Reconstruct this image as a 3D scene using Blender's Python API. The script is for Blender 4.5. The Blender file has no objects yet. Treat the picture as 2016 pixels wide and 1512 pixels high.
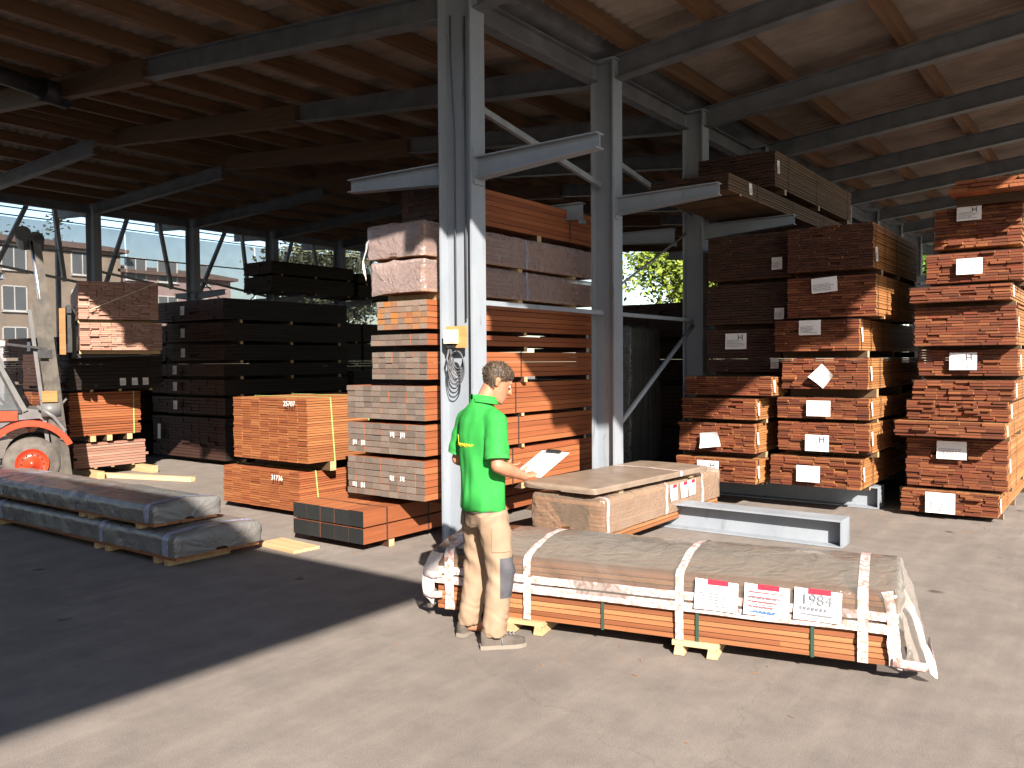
import bpy, bmesh, math, random
from mathutils import Vector, Matrix, noise
random.seed(7)
SC = bpy.context.scene
COL = SC.collection
R = math.radians

# ------------------------------------------------------------------ camera
cam_d = bpy.data.cameras.new('camera')
cam = bpy.data.objects.new('camera', cam_d)
COL.objects.link(cam)
YAW, PITCH, ROLL = R(36.5), math.atan(44/1650), R(.4)
cam.matrix_world = (Matrix.Translation((0, 0, 1.8)) @ Matrix.Rotation(YAW, 4, 'Z') @
                    Matrix.Rotation(R(90)-PITCH, 4, 'X') @ Matrix.Rotation(-ROLL, 4, 'Z'))
cam_d.sensor_width = 36
cam_d.lens = 36*1650/2016
cam_d.clip_start, cam_d.clip_end = .05, 2000
SC.camera = cam
# ------------------------------------------------------------------ sky and sun
SUN = Vector((1.25, -1.10, 1.0))            # towards the sun
w = bpy.data.worlds.new('World'); SC.world = w; w.use_nodes = True
nt = w.node_tree
sky = nt.nodes.new('ShaderNodeTexSky'); sky.sky_type = 'NISHITA'; sky.sun_disc = False
sky.sun_elevation = math.atan2(SUN.z, SUN.xy.length)
sky.sun_rotation = math.atan2(SUN.x, SUN.y)
sky.air_density = 1.0; sky.dust_density = .6
nt.links.new(sky.outputs[0], nt.nodes['Background'].inputs[0])
nt.nodes['Background'].inputs[1].default_value = .058
sd = bpy.data.lights.new('sun', 'SUN'); sd.energy = 5.0; sd.angle = R(.55); sd.color = (1, .91, .80)
sun = bpy.data.objects.new('sun', sd); COL.objects.link(sun)
sun.rotation_euler = SUN.to_track_quat('Z', 'Y').to_euler(); sun.location = (10, -10, 20)
SC.view_settings.view_transform = 'Standard'
SC.view_settings.look = 'None'
SC.view_settings.exposure = 1.95
SC.view_settings.gamma = 1
SC.view_settings.use_curve_mapping = False

# ------------------------------------------------------------------ materials
def new_mat(name):
    m = bpy.data.materials.new(name); m.use_nodes = True
    n = m.node_tree.nodes; b = n['Principled BSDF']
    return m, m.node_tree, b

def ramp(nt, stops):
    r = nt.nodes.new('ShaderNodeValToRGB')
    e = r.color_ramp.elements
    while len(e) < len(stops): e.new(.5)
    for k, (p, c) in enumerate(stops):
        e[k].position = p; e[k].color = (*c, 1) if len(c) == 3 else c
    return r

def mat_noise(name, c1, c2, scale=8, rough=.7, bump=.0, stretch=(1, 1, 1), spec=.3, detail=5, metallic=0, lo=.35, hi=.65, bscale=None):
    m, nt, b = new_mat(name)
    tc = nt.nodes.new('ShaderNodeTexCoord'); mp = nt.nodes.new('ShaderNodeMapping')
    mp.inputs['Scale'].default_value = stretch
    nt.links.new(tc.outputs['Object'], mp.inputs[0])
    nz = nt.nodes.new('ShaderNodeTexNoise'); nz.inputs['Scale'].default_value = scale; nz.inputs['Detail'].default_value = detail
    nt.links.new(mp.outputs[0], nz.inputs['Vector'])
    r = ramp(nt, [(lo, c1), (hi, c2)])
    nt.links.new(nz.outputs['Fac'], r.inputs[0]); nt.links.new(r.outputs[0], b.inputs['Base Color'])
    b.inputs['Roughness'].default_value = rough; b.inputs['Specular IOR Level'].default_value = spec
    b.inputs['Metallic'].default_value = metallic
    if bump:
        bp = nt.nodes.new('ShaderNodeBump'); bp.inputs['Strength'].default_value = bump; bp.inputs['Distance'].default_value = .01
        src = nz
        if bscale:
            src = nt.nodes.new('ShaderNodeTexNoise'); src.inputs['Scale'].default_value = bscale; src.inputs['Detail'].default_value = 4
            nt.links.new(mp.outputs[0], src.inputs['Vector'])
        nt.links.new(src.outputs['Fac'], bp.inputs['Height']); nt.links.new(bp.outputs[0], b.inputs['Normal'])
    return m

def mat_wood(name, stops, axis='Y', grain=26, contrast=.55, rough=.62, endgrain=False, bump=.25):
    """timber: each board takes its own tone (object random) and has streaks along its length"""
    m, nt, b = new_mat(name)
    oi = nt.nodes.new('ShaderNodeObjectInfo'); tc = nt.nodes.new('ShaderNodeTexCoord')
    mp = nt.nodes.new('ShaderNodeMapping')
    s = {'Y': (1, .045, 1), 'X': (.045, 1, 1), 'Z': (1, 1, .045)}[axis] if not endgrain else (1, 1, 1)
    mp.inputs['Scale'].default_value = s
    nt.links.new(tc.outputs['Object'], mp.inputs[0])
    mul = nt.nodes.new('ShaderNodeMath'); mul.operation = 'MULTIPLY'; mul.inputs[1].default_value = 57
    nt.links.new(oi.outputs['Random'], mul.inputs[0])
    add = nt.nodes.new('ShaderNodeVectorMath'); add.operation = 'ADD'
    nt.links.new(mp.outputs[0], add.inputs[0]); nt.links.new(mul.outputs[0], add.inputs[1])
    nz = nt.nodes.new('ShaderNodeTexNoise'); nz.inputs['Scale'].default_value = grain; nz.inputs['Detail'].default_value = 6
    nz.inputs['Roughness'].default_value = .65
    nt.links.new(add.outputs[0], nz.inputs['Vector'])
    r = ramp(nt, [(i/(len(stops)-1), c) for i, c in enumerate(stops)])
    r.color_ramp.interpolation = 'LINEAR'
    nt.links.new(oi.outputs['Random'], r.inputs[0])
    g = ramp(nt, [(.3, (1-contrast,)*3), (.7, (1+.35*contrast,)*3)])
    nt.links.new(nz.outputs['Fac'], g.inputs[0])
    mx = nt.nodes.new('ShaderNodeMix'); mx.data_type = 'RGBA'; mx.blend_type = 'MULTIPLY'; mx.inputs[0].default_value = 1
    nt.links.new(r.outputs[0], mx.inputs[6]); nt.links.new(g.outputs[0], mx.inputs[7])
    nt.links.new(mx.outputs[2], b.inputs['Base Color'])
    b.inputs['Roughness'].default_value = rough; b.inputs['Specular IOR Level'].default_value = .25
    bp = nt.nodes.new('ShaderNodeBump'); bp.inputs['Strength'].default_value = bump; bp.inputs['Distance'].default_value = .004
    nt.links.new(nz.outputs['Fac'], bp.inputs['Height']); nt.links.new(bp.outputs[0], b.inputs['Normal'])
    return m

def mat_plain(name, c, rough=.5, metallic=0, spec=.4, emit=None):
    m, nt, b = new_mat(name)
    b.inputs['Base Color'].default_value = (*c, 1); b.inputs['Roughness'].default_value = rough
    b.inputs['Metallic'].default_value = metallic; b.inputs['Specular IOR Level'].default_value = spec
    return m

def mat_film(name, c, opac, rough=.22, scale=9, bump=.5):
    """plastic film: lets more through face on than at a glancing angle"""
    m, nt, b = new_mat(name)
    out = nt.nodes['Material Output']
    tr = nt.nodes.new('ShaderNodeBsdfTransparent'); tr.inputs[0].default_value = (.93, .92, .9, 1)
    mx = nt.nodes.new('ShaderNodeMixShader')
    tc = nt.nodes.new('ShaderNodeTexCoord'); nz = nt.nodes.new('ShaderNodeTexNoise')
    nz.inputs['Scale'].default_value = scale; nz.inputs['Detail'].default_value = 4; nz.inputs['Distortion'].default_value = 1.0
    nt.links.new(tc.outputs['Object'], nz.inputs['Vector'])
    lw = nt.nodes.new('ShaderNodeLayerWeight'); lw.inputs['Blend'].default_value = .5
    mr = nt.nodes.new('ShaderNodeMapRange'); mr.inputs['From Min'].default_value = .2; mr.inputs['From Max'].default_value = .75
    mr.inputs['To Min'].default_value = opac[0]; mr.inputs['To Max'].default_value = opac[1]
    nt.links.new(lw.outputs['Facing'], mr.inputs['Value'])
    ad = nt.nodes.new('ShaderNodeMath'); ad.operation = 'MULTIPLY_ADD'; ad.inputs[1].default_value = .22; ad.use_clamp = True
    sb_ = nt.nodes.new('ShaderNodeMath'); sb_.operation = 'SUBTRACT'; sb_.inputs[1].default_value = .5
    nt.links.new(nz.outputs['Fac'], sb_.inputs[0]); nt.links.new(sb_.outputs[0], ad.inputs[0]); nt.links.new(mr.outputs[0], ad.inputs[2])
    nt.links.new(ad.outputs[0], mx.inputs[0])
    b.inputs['Base Color'].default_value = (*c, 1); b.inputs['Roughness'].default_value = rough
    b.inputs['Specular IOR Level'].default_value = .7
    bp = nt.nodes.new('ShaderNodeBump'); bp.inputs['Strength'].default_value = bump; bp.inputs['Distance'].default_value = .02
    n2 = nt.nodes.new('ShaderNodeTexNoise'); n2.inputs['Scale'].default_value = scale*1.6; n2.inputs['Detail'].default_value = 5; n2.inputs['Distortion'].default_value = 2.0
    nt.links.new(tc.outputs['Object'], n2.inputs['Vector'])
    nt.links.new(n2.outputs['Fac'], bp.inputs['Height']); nt.links.new(bp.outputs[0], b.inputs['Normal'])
    nt.links.new(tr.outputs[0], mx.inputs[1]); nt.links.new(b.outputs[0], mx.inputs[2]); nt.links.new(mx.outputs[0], out.inputs[0])
    return m

def mat_asphalt():
    m, nt, b = new_mat('asphalt')
    tc = nt.nodes.new('ShaderNodeTexCoord')
    def N(scale, detail, rough=.6):
        n = nt.nodes.new('ShaderNodeTexNoise'); n.inputs['Scale'].default_value = scale; n.inputs['Detail'].default_value = detail
        n.inputs['Roughness'].default_value = rough
        nt.links.new(tc.outputs['Object'], n.inputs['Vector']); return n
    big, mid, fine = N(.35, 5), N(3.2, 6, .7), N(150, 3, .8)
    r1 = ramp(nt, [(.32, (.146, .126, .112)), (.7, (.180, .158, .142))])
    nt.links.new(big.outputs['Fac'], r1.inputs[0])
    r2 = ramp(nt, [(.28, (.78, .78, .79)), (.72, (1.12, 1.11, 1.10))]); nt.links.new(mid.outputs['Fac'], r2.inputs[0])
    r3 = ramp(nt, [(.28, (.55, .55, .56)), (.5, (1, 1, 1)), (.74, (1.45, 1.42, 1.38))]); nt.links.new(fine.outputs['Fac'], r3.inputs[0])
    def mul(a, c):
        x = nt.nodes.new('ShaderNodeMix'); x.data_type = 'RGBA'; x.blend_type = 'MULTIPLY'; x.inputs[0].default_value = 1
        nt.links.new(a, x.inputs[6]); nt.links.new(c, x.inputs[7]); return x.outputs[2]
    c = mul(mul(r1.outputs[0], r2.outputs[0]), r3.outputs[0])
    # worn pale scuffs and a few dark drips
    sc = nt.nodes.new('ShaderNodeTexVoronoi'); sc.inputs['Scale'].default_value = 1.3
    nt.links.new(tc.outputs['Object'], sc.inputs['Vector'])
    st = N(9, 5, .75)
    ad = nt.nodes.new('ShaderNodeMath'); ad.operation = 'MULTIPLY_ADD'; ad.inputs[1].default_value = .22
    nt.links.new(st.outputs['Fac'], ad.inputs[0]); nt.links.new(sc.outputs['Distance'], ad.inputs[2])
    rs = ramp(nt, [(.15, (.42, .40, .38)), (.19, (1, 1, 1))]); nt.links.new(ad.outputs[0], rs.inputs[0])
    c = mul(c, rs.outputs[0])
    # hairline cracks and pale scuffs
    vr = nt.nodes.new('ShaderNodeTexVoronoi'); vr.feature = 'DISTANCE_TO_EDGE'; vr.inputs['Scale'].default_value = .42
    wv_ = nt.nodes.new('ShaderNodeVectorMath'); wv_.operation = 'MULTIPLY_ADD'; wv_.inputs[1].default_value = (.5, .5, 0)
    nt.links.new(N(2.1, 4).outputs['Color'], wv_.inputs[0]); nt.links.new(tc.outputs['Object'], wv_.inputs[2]); nt.links.new(wv_.outputs[0], vr.inputs['Vector'])
    rc = ramp(nt, [(.0004, (.88, .87, .86)), (.0022, (1, 1, 1))]); nt.links.new(vr.outputs['Distance'], rc.inputs[0]); c = mul(c, rc.outputs[0])
    mp_ = nt.nodes.new('ShaderNodeMapping'); mp_.inputs['Rotation'].default_value = (0, 0, .7); mp_.inputs['Scale'].default_value = (3.2, .35, 1); nt.links.new(tc.outputs['Object'], mp_.inputs[0])
    sn = nt.nodes.new('ShaderNodeTexNoise'); sn.inputs['Scale'].default_value = 1.6; sn.inputs['Detail'].default_value = 7; sn.inputs['Roughness'].default_value = .72; nt.links.new(mp_.outputs[0], sn.inputs['Vector'])
    rp_ = ramp(nt, [(.30, (.86, .86, .87)), (.55, (1, 1, 1)), (.70, (1.13, 1.12, 1.10)), (.78, (1.3, 1.28, 1.25))]); nt.links.new(sn.outputs['Fac'], rp_.inputs[0]); c = mul(c, rp_.outputs[0])
    nt.links.new(c, b.inputs['Base Color'])
    b.inputs['Roughness'].default_value = .85; b.inputs['Specular IOR Level'].default_value = .2
    bp = nt.nodes.new('ShaderNodeBump'); bp.inputs['Strength'].default_value = .45; bp.inputs['Distance'].default_value = .006
    nt.links.new(fine.outputs['Fac'], bp.inputs['Height']); nt.links.new(bp.outputs[0], b.inputs['Normal'])
    return m

M = {}
M['asphalt'] = mat_asphalt()
def mat_steel():
    m, nt, b = new_mat('grey_painted_steel'); tc = nt.nodes.new('ShaderNodeTexCoord')
    def N(scale, det, sx=(1, 1, 1)):
        mp = nt.nodes.new('ShaderNodeMapping'); mp.inputs['Scale'].default_value = sx; nt.links.new(tc.outputs['Object'], mp.inputs[0])
        n = nt.nodes.new('ShaderNodeTexNoise'); n.inputs['Scale'].default_value = scale; n.inputs['Detail'].default_value = det; n.inputs['Roughness'].default_value = .65
        nt.links.new(mp.outputs[0], n.inputs['Vector']); return n
    r1 = ramp(nt, [(.3, (.165, .186, .215)), (.7, (.215, .236, .263))]); nt.links.new(N(2.2, 6, (1, 1, .5)).outputs['Fac'], r1.inputs[0])
    r2 = ramp(nt, [(.30, (.62, .6, .58)), (.40, (1, 1, 1))]); nt.links.new(N(7, 7, (1.5, 1.5, .22)).outputs['Fac'], r2.inputs[0])
    r3 = ramp(nt, [(.27, (.34, .17, .09)), (.32, (1, 1, 1))]); nt.links.new(N(16, 5).outputs['Fac'], r3.inputs[0])
    c = r1.outputs[0]
    for r in (r2, r3):
        x = nt.nodes.new('ShaderNodeMix'); x.data_type = 'RGBA'; x.blend_type = 'MULTIPLY'; x.inputs[0].default_value = 1
        nt.links.new(c, x.inputs[6]); nt.links.new(r.outputs[0], x.inputs[7]); c = x.outputs[2]
    nt.links.new(c, b.inputs['Base Color']); b.inputs['Roughness'].default_value = .5; b.inputs['Specular IOR Level'].default_value = .4
    return m
M['steel'] = mat_steel()
M['beam_steel'] = mat_noise('dark_grey_beam_paint', (.085, .092, .10), (.125, .13, .14), 4, .5, .05)
M['steel_galv'] = mat_noise('galvanised_steel', (.17, .18, .19), (.24, .25, .26), 6, .45, .05, spec=.5, metallic=.3)  # plain galvanised grey for braces, rails and posts
M['glulam'] = mat_wood('roof_timber', [(.115, .062, .033), (.145, .080, .042), (.17, .094, .05)], 'Y', 18, .4)
M['glulam_x'] = mat_wood('roof_timber_cross', [(.095, .052, .028), (.12, .066, .036)], 'X', 18, .4)
M['roof'] = mat_noise('fibre_cement_sheet', (.185, .150, .122), (.26, .215, .178), 2.2, .85, .1, spec=.15)
RED = [(.20, .062, .025), (.25, .080, .031), (.28, .10, .040), (.225, .066, .027), (.165, .052, .023)]
M['red_side'] = mat_wood('red_hardwood_face', RED, 'Y', 24, .3)
M['red_side_x'] = mat_wood('red_hardwood_face_cross', [(.20, .075, .03), (.28, .125, .05), (.165, .056, .024), (.25, .10, .042), (.31, .15, .065), (.21, .07, .027)], 'X', 24, .4)
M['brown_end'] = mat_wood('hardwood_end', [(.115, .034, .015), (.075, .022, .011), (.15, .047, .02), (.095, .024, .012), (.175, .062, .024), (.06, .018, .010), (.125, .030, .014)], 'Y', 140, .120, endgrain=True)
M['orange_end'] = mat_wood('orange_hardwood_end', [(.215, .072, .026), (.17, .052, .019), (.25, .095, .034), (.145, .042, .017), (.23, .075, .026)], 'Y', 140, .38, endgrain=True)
M['shade_end'] = mat_wood('shaded_hardwood_end', [(.040, .020, .014), (.030, .015, .011), (.055, .024, .015), (.034, .016, .012)], 'Y', 140, .38, endgrain=True)  # hardwood ends darkened: the shade around these packs is put into the colour
M['tan_side'] = mat_wood('tan_hardwood_face', [(.30, .135, .045), (.25, .10, .034), (.34, .165, .062), (.27, .11, .04)], 'Y', 24, .35)
M['warm_side'] = mat_wood('warm_brown_face', [(.28, .11, .042), (.24, .088, .034), (.31, .13, .052)], 'Y', 24, .35)
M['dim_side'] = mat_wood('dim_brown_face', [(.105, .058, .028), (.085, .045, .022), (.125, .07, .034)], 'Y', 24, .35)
M['grey_end'] = mat_wood('weathered_grey_end', [(.135, .108, .09), (.10, .08, .067), (.165, .132, .11), (.115, .088, .072), (.15, .114, .096), (.105, .08, .066)], 'Y', 120, .45, endgrain=True)
M['half_shade_end'] = mat_wood('half_shaded_hardwood_end', [(.060, .022, .014), (.045, .016, .011), (.078, .03, .017), (.05, .016, .011)], 'Y', 140, .38, endgrain=True)  # darker copy of the brown ends, shade under the roof put into the colour
M['black_shade_end'] = mat_wood('black_shaded_end', [(.012, .013, .014), (.017, .018, .018), (.010, .011, .012)], 'Y', 50, .4, endgrain=True)  # near-black ends: shade on the lowest pack's front painted as colour
M['mix_end'] = mat_wood('mixed_grey_orange_end', [(.17, .13, .10), (.2, .15, .12), (.15, .105, .08), (.30, .12, .03), (.17, .125, .1), (.22, .08, .035)], 'Y', 120, .38, endgrain=True)
M['pink_end'] = mat_wood('pale_pink_board_edge', [(.28, .155, .115), (.23, .12, .085), (.32, .19, .145), (.25, .125, .09), (.30, .16, .11)], 'Y', 40, .4)
M['shade_wood'] = mat_wood('shade_darkened_boards', [(.017, .013, .011), (.023, .017, .014), (.014, .011, .010)], 'Y', 30, .5)  # boards near black: deep shade at the back of the hall painted in
M['pale_wood'] = mat_wood('raw_pine', [(.42, .30, .16), (.36, .25, .13), (.46, .33, .19)], 'X', 20, .3)
M['film'] = mat_film('clear_wrap', (.165, .15, .132), (.36, .93), .14, 4, .6)
M['film_brown'] = mat_film('clear_brown_wrap', (.26, .19, .14), (.38, .8), .16, 5, .7)
M['film_end'] = mat_film('clear_wrap_ends', (.33, .29, .26), (.22, .6), .15, 9, .8)
M['film_dark'] = mat_film('grey_wrap', (.15, .15, .147), (.72, .92), .25, 6, .5)
M['film_pink'] = mat_film('hazy_wrap', (.30, .225, .21), (.45, .85), .2, 6, .9)
M['tarp'] = mat_noise('grey_brown_cover', (.15, .113, .085), (.20, .152, .117), 5, .42, .2, spec=.4)
M['white'] = mat_plain('white_paper', (.62, .60, .60), .7)
M['white_film'] = mat_film('white_plastic', (.5, .46, .46), (.75, .97), .3, 14, .5)
M['ink'] = mat_plain('dark_ink', (.05, .05, .06), .8)
M['ink_soft'] = mat_plain('grey_print', (.13, .14, .16), .8)
M['chalk'] = mat_plain('white_chalk', (.55, .5, .48), .9)
M['red_print'] = mat_plain('red_print', (.45, .015, .035), .6)
M['blue_print'] = mat_plain('blue_print', (.05, .12, .35), .6)
M['green_strap'] = mat_plain('light_green_strap', (.22, .40, .12), .4)
M['dark_strap'] = mat_plain('dark_green_strap', (.02, .05, .035), .4)
M['black_strap'] = mat_plain('black_strap', (.03, .02, .018), .5)
M['black'] = mat_noise('black_plastic', (.012, .012, .013), (.024, .024, .026), 12, .5, .1)
M['rubber'] = mat_noise('dusty_rubber', (.06, .052, .046), (.095, .083, .073), 9, .9, .3)
M['truck_red'] = mat_noise('orange_red_paint', (.36, .030, .011), (.43, .042, .015), 3, .3, spec=.5)
M['truck_grey'] = mat_noise('grey_machine_paint', (.075, .075, .078), (.11, .107, .104), 4, .45)
M['mast'] = mat_noise('worn_mast_steel', (.034, .030, .026), (.072, .062, .051), 7, .5, .2, metallic=.1)
M['chrome'] = mat_plain('bright_steel', (.55, .52, .55), .25, .9)
M['rubberhose'] = mat_plain('grey_cable', (.07, .07, .075), .5)
M['glass'] = None
g, gnt, gb = new_mat('window_glass'); gb.inputs['Base Color'].default_value = (.10, .11, .12, 1); gb.inputs['Roughness'].default_value = .08
M['glass'] = g
M['cab_glass'] = mat_film('cab_glass', (.12, .13, .14), (.35, .5), .08, 2, .02)
M['net'] = mat_film('windbreak_net', (.18, .205, .26), (.60, .68), .9, 1.5, .0)
M['render'] = mat_noise('beige_render', (.22, .18, .145), (.26, .21, .17), 1.5, .9, .1)
M['pink_render'] = mat_noise('pinkish_render', (.26, .19, .185), (.30, .22, .215), 1.5, .9, .1)
M['tile'] = mat_noise('roof_tile', (.10, .07, .06), (.14, .10, .085), 3, .85)
M['frame_white'] = mat_plain('white_frame', (.5, .5, .5), .5)
M['bark'] = mat_noise('bark', (.06, .045, .032), (.12, .09, .065), 12, .9, .5, stretch=(1, 1, .2))
M['leaf'] = mat_wood('leaf', [(.04, .09, .015), (.07, .13, .02)], 'Y', 5, .3)
for nm, ca, cb in [('leaf_bright', (.085, .14, .014), (.19, .23, .025)), ('leaf_mid', (.05, .11, .018), (.12, .20, .035)), ('leaf_grey', (.045, .055, .03), (.09, .10, .06))]:
    M[nm] = mat_noise(nm, ca, cb, 3.5, .6, lo=.3, hi=.7)
    b_ = M[nm].node_tree.nodes['Principled BSDF']
    b_.inputs['Subsurface Weight'].default_value = 0
M['skin'] = mat_noise('skin', (.30, .115, .064), (.37, .155, .095), 14, .5, .08, spec=.35)
M['hair'] = mat_noise('greying_brown_hair', (.018, .011, .007), (.075, .05, .032), 60, .6, .6, stretch=(1, 1, .5), lo=.38, hi=.66)
M['shirt'] = mat_noise('green_pique', (.020, .195, .034), (.027, .240, .045), 5, .8, .25, spec=.15, bscale=330)
M['shirt_dark'] = mat_plain('green_rib', (.02, .20, .034), .85)
M['yellow'] = mat_plain('yellow_print', (.55, .42, .02), .7)
M['trousers'] = mat_noise('khaki_cotton', (.20, .138, .092), (.24, .17, .118), 6, .9, .3, spec=.1, bscale=240)
M['patch'] = mat_noise('grey_canvas', (.05, .05, .058), (.08, .077, .085), 9, .9, .3, spec=.1)
M['shoe'] = mat_noise('grey_suede', (.05, .042, .035), (.085, .07, .058), 14, .9, .3)
M['sole'] = mat_plain('pale_sole', (.15, .128, .105), .8)
M['lamp_cream'] = mat_plain('cream_plastic', (.62, .52, .34), .4)
M['ply'] = mat_wood('plywood', [(.36, .19, .075), (.34, .18, .07)], 'X', 14, .3)
M['bearer'] = mat_wood('shaded_bearer_wood', [(.055, .032, .018), (.08, .048, .026), (.045, .024, .013)], 'X', 20, .4)  # dark tone carries the shade of the gaps between packs

def mat_tape():
    m, nt, b = new_mat('printed_tape')
    tc = nt.nodes.new('ShaderNodeTexCoord')
    br = nt.nodes.new('ShaderNodeTexNoise'); br.inputs['Scale'].default_value = 34; br.inputs['Detail'].default_value = 2
    nt.links.new(tc.outputs['Object'], br.inputs['Vector'])
    r = ramp(nt, [(.40, (.50, .44, .45)), (.50, (.47, .38, .38)), (.58, (.36, .20, .17))])
    nt.links.new(br.outputs['Fac'], r.inputs[0]); nt.links.new(r.outputs[0], b.inputs['Base Color'])
    b.inputs['Roughness'].default_value = .35
    return m
M['tape'] = mat_tape()
M['tape_blue'] = mat_noise('bluish_tape', (.16, .17, .24), (.27, .28, .36), 30, .35)

# ------------------------------------------------------------------ mesh builder
class MB:
    def __init__(s): s.v = []; s.f = []; s.mi = []
    def add(s, vs, fs, mi=0):
        o = len(s.v); s.v += [tuple(v) for v in vs]
        for f in fs: s.f.append(tuple(i+o for i in f)); s.mi.append(mi)
        return s
    def box(s, x0, x1, y0, y1, z0, z1, mi=0, ends=None, xends=None):
        v = [(x0, y0, z0), (x1, y0, z0), (x1, y1, z0), (x0, y1, z0), (x0, y0, z1), (x1, y0, z1), (x1, y1, z1), (x0, y1, z1)]
        fs = [(3, 2, 1, 0), (4, 5, 6, 7), (0, 1, 5, 4), (2, 3, 7, 6), (1, 2, 6, 5), (3, 0, 4, 7)]
        s.add(v, fs, mi)
        if ends is not None: s.mi[-4] = ends; s.mi[-3] = ends     # the -Y and +Y faces
        if xends is not None: s.mi[-2] = xends; s.mi[-1] = xends   # the +X and -X faces
        return s
    def obox(s, a, b, w, h, up=(0, 0, 1), mi=0):
        """a bar from a to b, w wide and h high (along up)"""
        a, b = Vector(a), Vector(b); d = (b-a).normalized(); up = Vector(up)
        sx = d.cross(up)
        if sx.length < 1e-5: sx = d.cross(Vector((0, 1, 0)))
        sx.normalize(); uz = sx.cross(d).normalized()
        vs = []
        for p in (a, b):
            for i, j in ((-1, -1), (1, -1), (1, 1), (-1, 1)): vs.append(p+sx*i*w/2+uz*j*h/2)
        s.add(vs, [(0, 3, 2, 1), (4, 5, 6, 7), (0, 1, 5, 4), (1, 2, 6, 5), (2, 3, 7, 6), (3, 0, 4, 7)][0:0] or
              [(0, 1, 2, 3), (7, 6, 5, 4), (4, 5, 1, 0), (5, 6, 2, 1), (6, 7, 3, 2), (7, 4, 0, 3)], mi)
        return s
    def tube(s, pts, r, n=8, caps=True, mi=0, flat=None):
        pts = [Vector(p) for p in pts]; k = len(pts)
        rs = r if isinstance(r, (list, tuple)) else [r]*k
        ref = None; o = len(s.v); vs = []
        for i, p in enumerate(pts):
            d = (pts[min(i+1, k-1)]-pts[max(i-1, 0)]).normalized()
            if ref is None:
                ref = Vector((1, 0, 0)) if flat is None else Vector(flat)
                if abs(d.dot(ref)) > .9: ref = Vector((0, 1, 0)) if abs(d.y) < .9 else Vector((0, 0, 1))
            a = (ref-d*ref.dot(d)).normalized(); ref = a; b = d.cross(a)
            ra, rb = rs[i] if isinstance(rs[i], (tuple, list)) else (rs[i], rs[i])
            for q in range(n):
                t = 2*math.pi*q/n; vs.append(p+a*math.cos(t)*ra+b*math.sin(t)*rb)
        fs = []
        for i in range(k-1):
            for q in range(n):
                fs.append((i*n+q, i*n+(q+1) % n, (i+1)*n+(q+1) % n, (i+1)*n+q))
        if caps: fs.append(tuple(range(n-1, -1, -1))); fs.append(tuple((k-1)*n+q for q in range(n)))
        s.add(vs, fs, mi); return s
    def blob(s, pts, r, n=14, flat=None):
        """tube with rounded ends (for remeshing into bodies)"""
        pts = [Vector(p) for p in pts]
        rs = list(r) if isinstance(r, (list, tuple)) else [r]*len(pts)
        rs = [q if isinstance(q, (tuple, list)) else (q, q) for q in rs]
        P, Q = [], []
        d = (pts[0]-pts[1]).normalized(); m = min(rs[0])
        for t in (80, 55, 28): P.append(pts[0]+d*m*math.sin(R(t))); Q.append((rs[0][0]*math.cos(R(t)), rs[0][1]*math.cos(R(t))))
        P += pts; Q += rs
        d = (pts[-1]-pts[-2]).normalized(); m = min(rs[-1])
        for t in (28, 55, 80): P.append(pts[-1]+d*m*math.sin(R(t))); Q.append((rs[-1][0]*math.cos(R(t)), rs[-1][1]*math.cos(R(t))))
        return s.tube(P, Q, n, True, 0, flat)
    def ball(s, c, r, n=12, mi=0):
        rx, ry, rz = r if isinstance(r, (tuple, list)) else (r, r, r)
        vs = []; fs = []; m = n//2
        for i in range(1, m):
            t = math.pi*i/m
            for q in range(n):
                p = 2*math.pi*q/n; vs.append((c[0]+rx*math.sin(t)*math.cos(p), c[1]+ry*math.sin(t)*math.sin(p), c[2]+rz*math.cos(t)))
        for i in range(m-2):
            for q in range(n): fs.append((i*n+q, (i+1)*n+q, (i+1)*n+(q+1) % n, i*n+(q+1) % n))
        vs += [(c[0], c[1], c[2]+rz), (c[0], c[1], c[2]-rz)]; T = len(vs)-2
        for q in range(n):
            fs.append((T, q, (q+1) % n)); fs.append((T+1, (m-2)*n+(q+1) % n, (m-2)*n+q))
        return s.add(vs, fs, mi)
    def prism(s, prof, y0, y1, mi=0, axis='Y'):
        """profile [(a, z)...] counter-clockwise, drawn out along an axis"""
        n = len(prof)
        f = (lambda a, z, t: (a, t, z)) if axis == 'Y' else ((lambda a, z, t: (t, a, z)) if axis == 'X' else (lambda a, z, t: (a, z, t)))
        vs = [f(a, z, y0) for a, z in prof]+[f(a, z, y1) for a, z in prof]
        fs = [tuple(range(n)), tuple(range(2*n-1, n-1, -1))]+[(i, n+i, n+(i+1) % n, (i+1) % n) for i in range(n)]
        return s.add(vs, fs, mi)
    def mesh(s, name, mats):
        me = bpy.data.meshes.new(name); me.from_pydata(s.v, [], s.f)
        for m in (mats if isinstance(mats, (list, tuple)) else [mats]): me.materials.append(m)
        if any(s.mi): me.polygons.foreach_set('material_index', s.mi)
        bm = bmesh.new(); bm.from_mesh(me); bmesh.ops.recalc_face_normals(bm, faces=bm.faces); bm.to_mesh(me); bm.free()
        return me
    def build(s, name, mats, parent=None, smooth=False, loc=None, rot=None, kind=None):
        return put(name, s.mesh(name, mats), parent, smooth, loc, rot, kind)

def put(name, me, parent=None, smooth=False, loc=None, rot=None, kind=None):
    o = bpy.data.objects.new(name, me); COL.objects.link(o)
    if parent: o.parent = parent
    if loc is not None: o.location = loc
    if rot is not None: o.rotation_euler = rot
    if kind: o['kind'] = kind
    if smooth: me.polygons.foreach_set('use_smooth', [True]*len(me.polygons))
    return o

def tag(o, label, cat, group=None, kind=None):
    o['label'] = label; o['category'] = cat
    if group: o['group'] = group
    if kind: o['kind'] = kind
    return o

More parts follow.
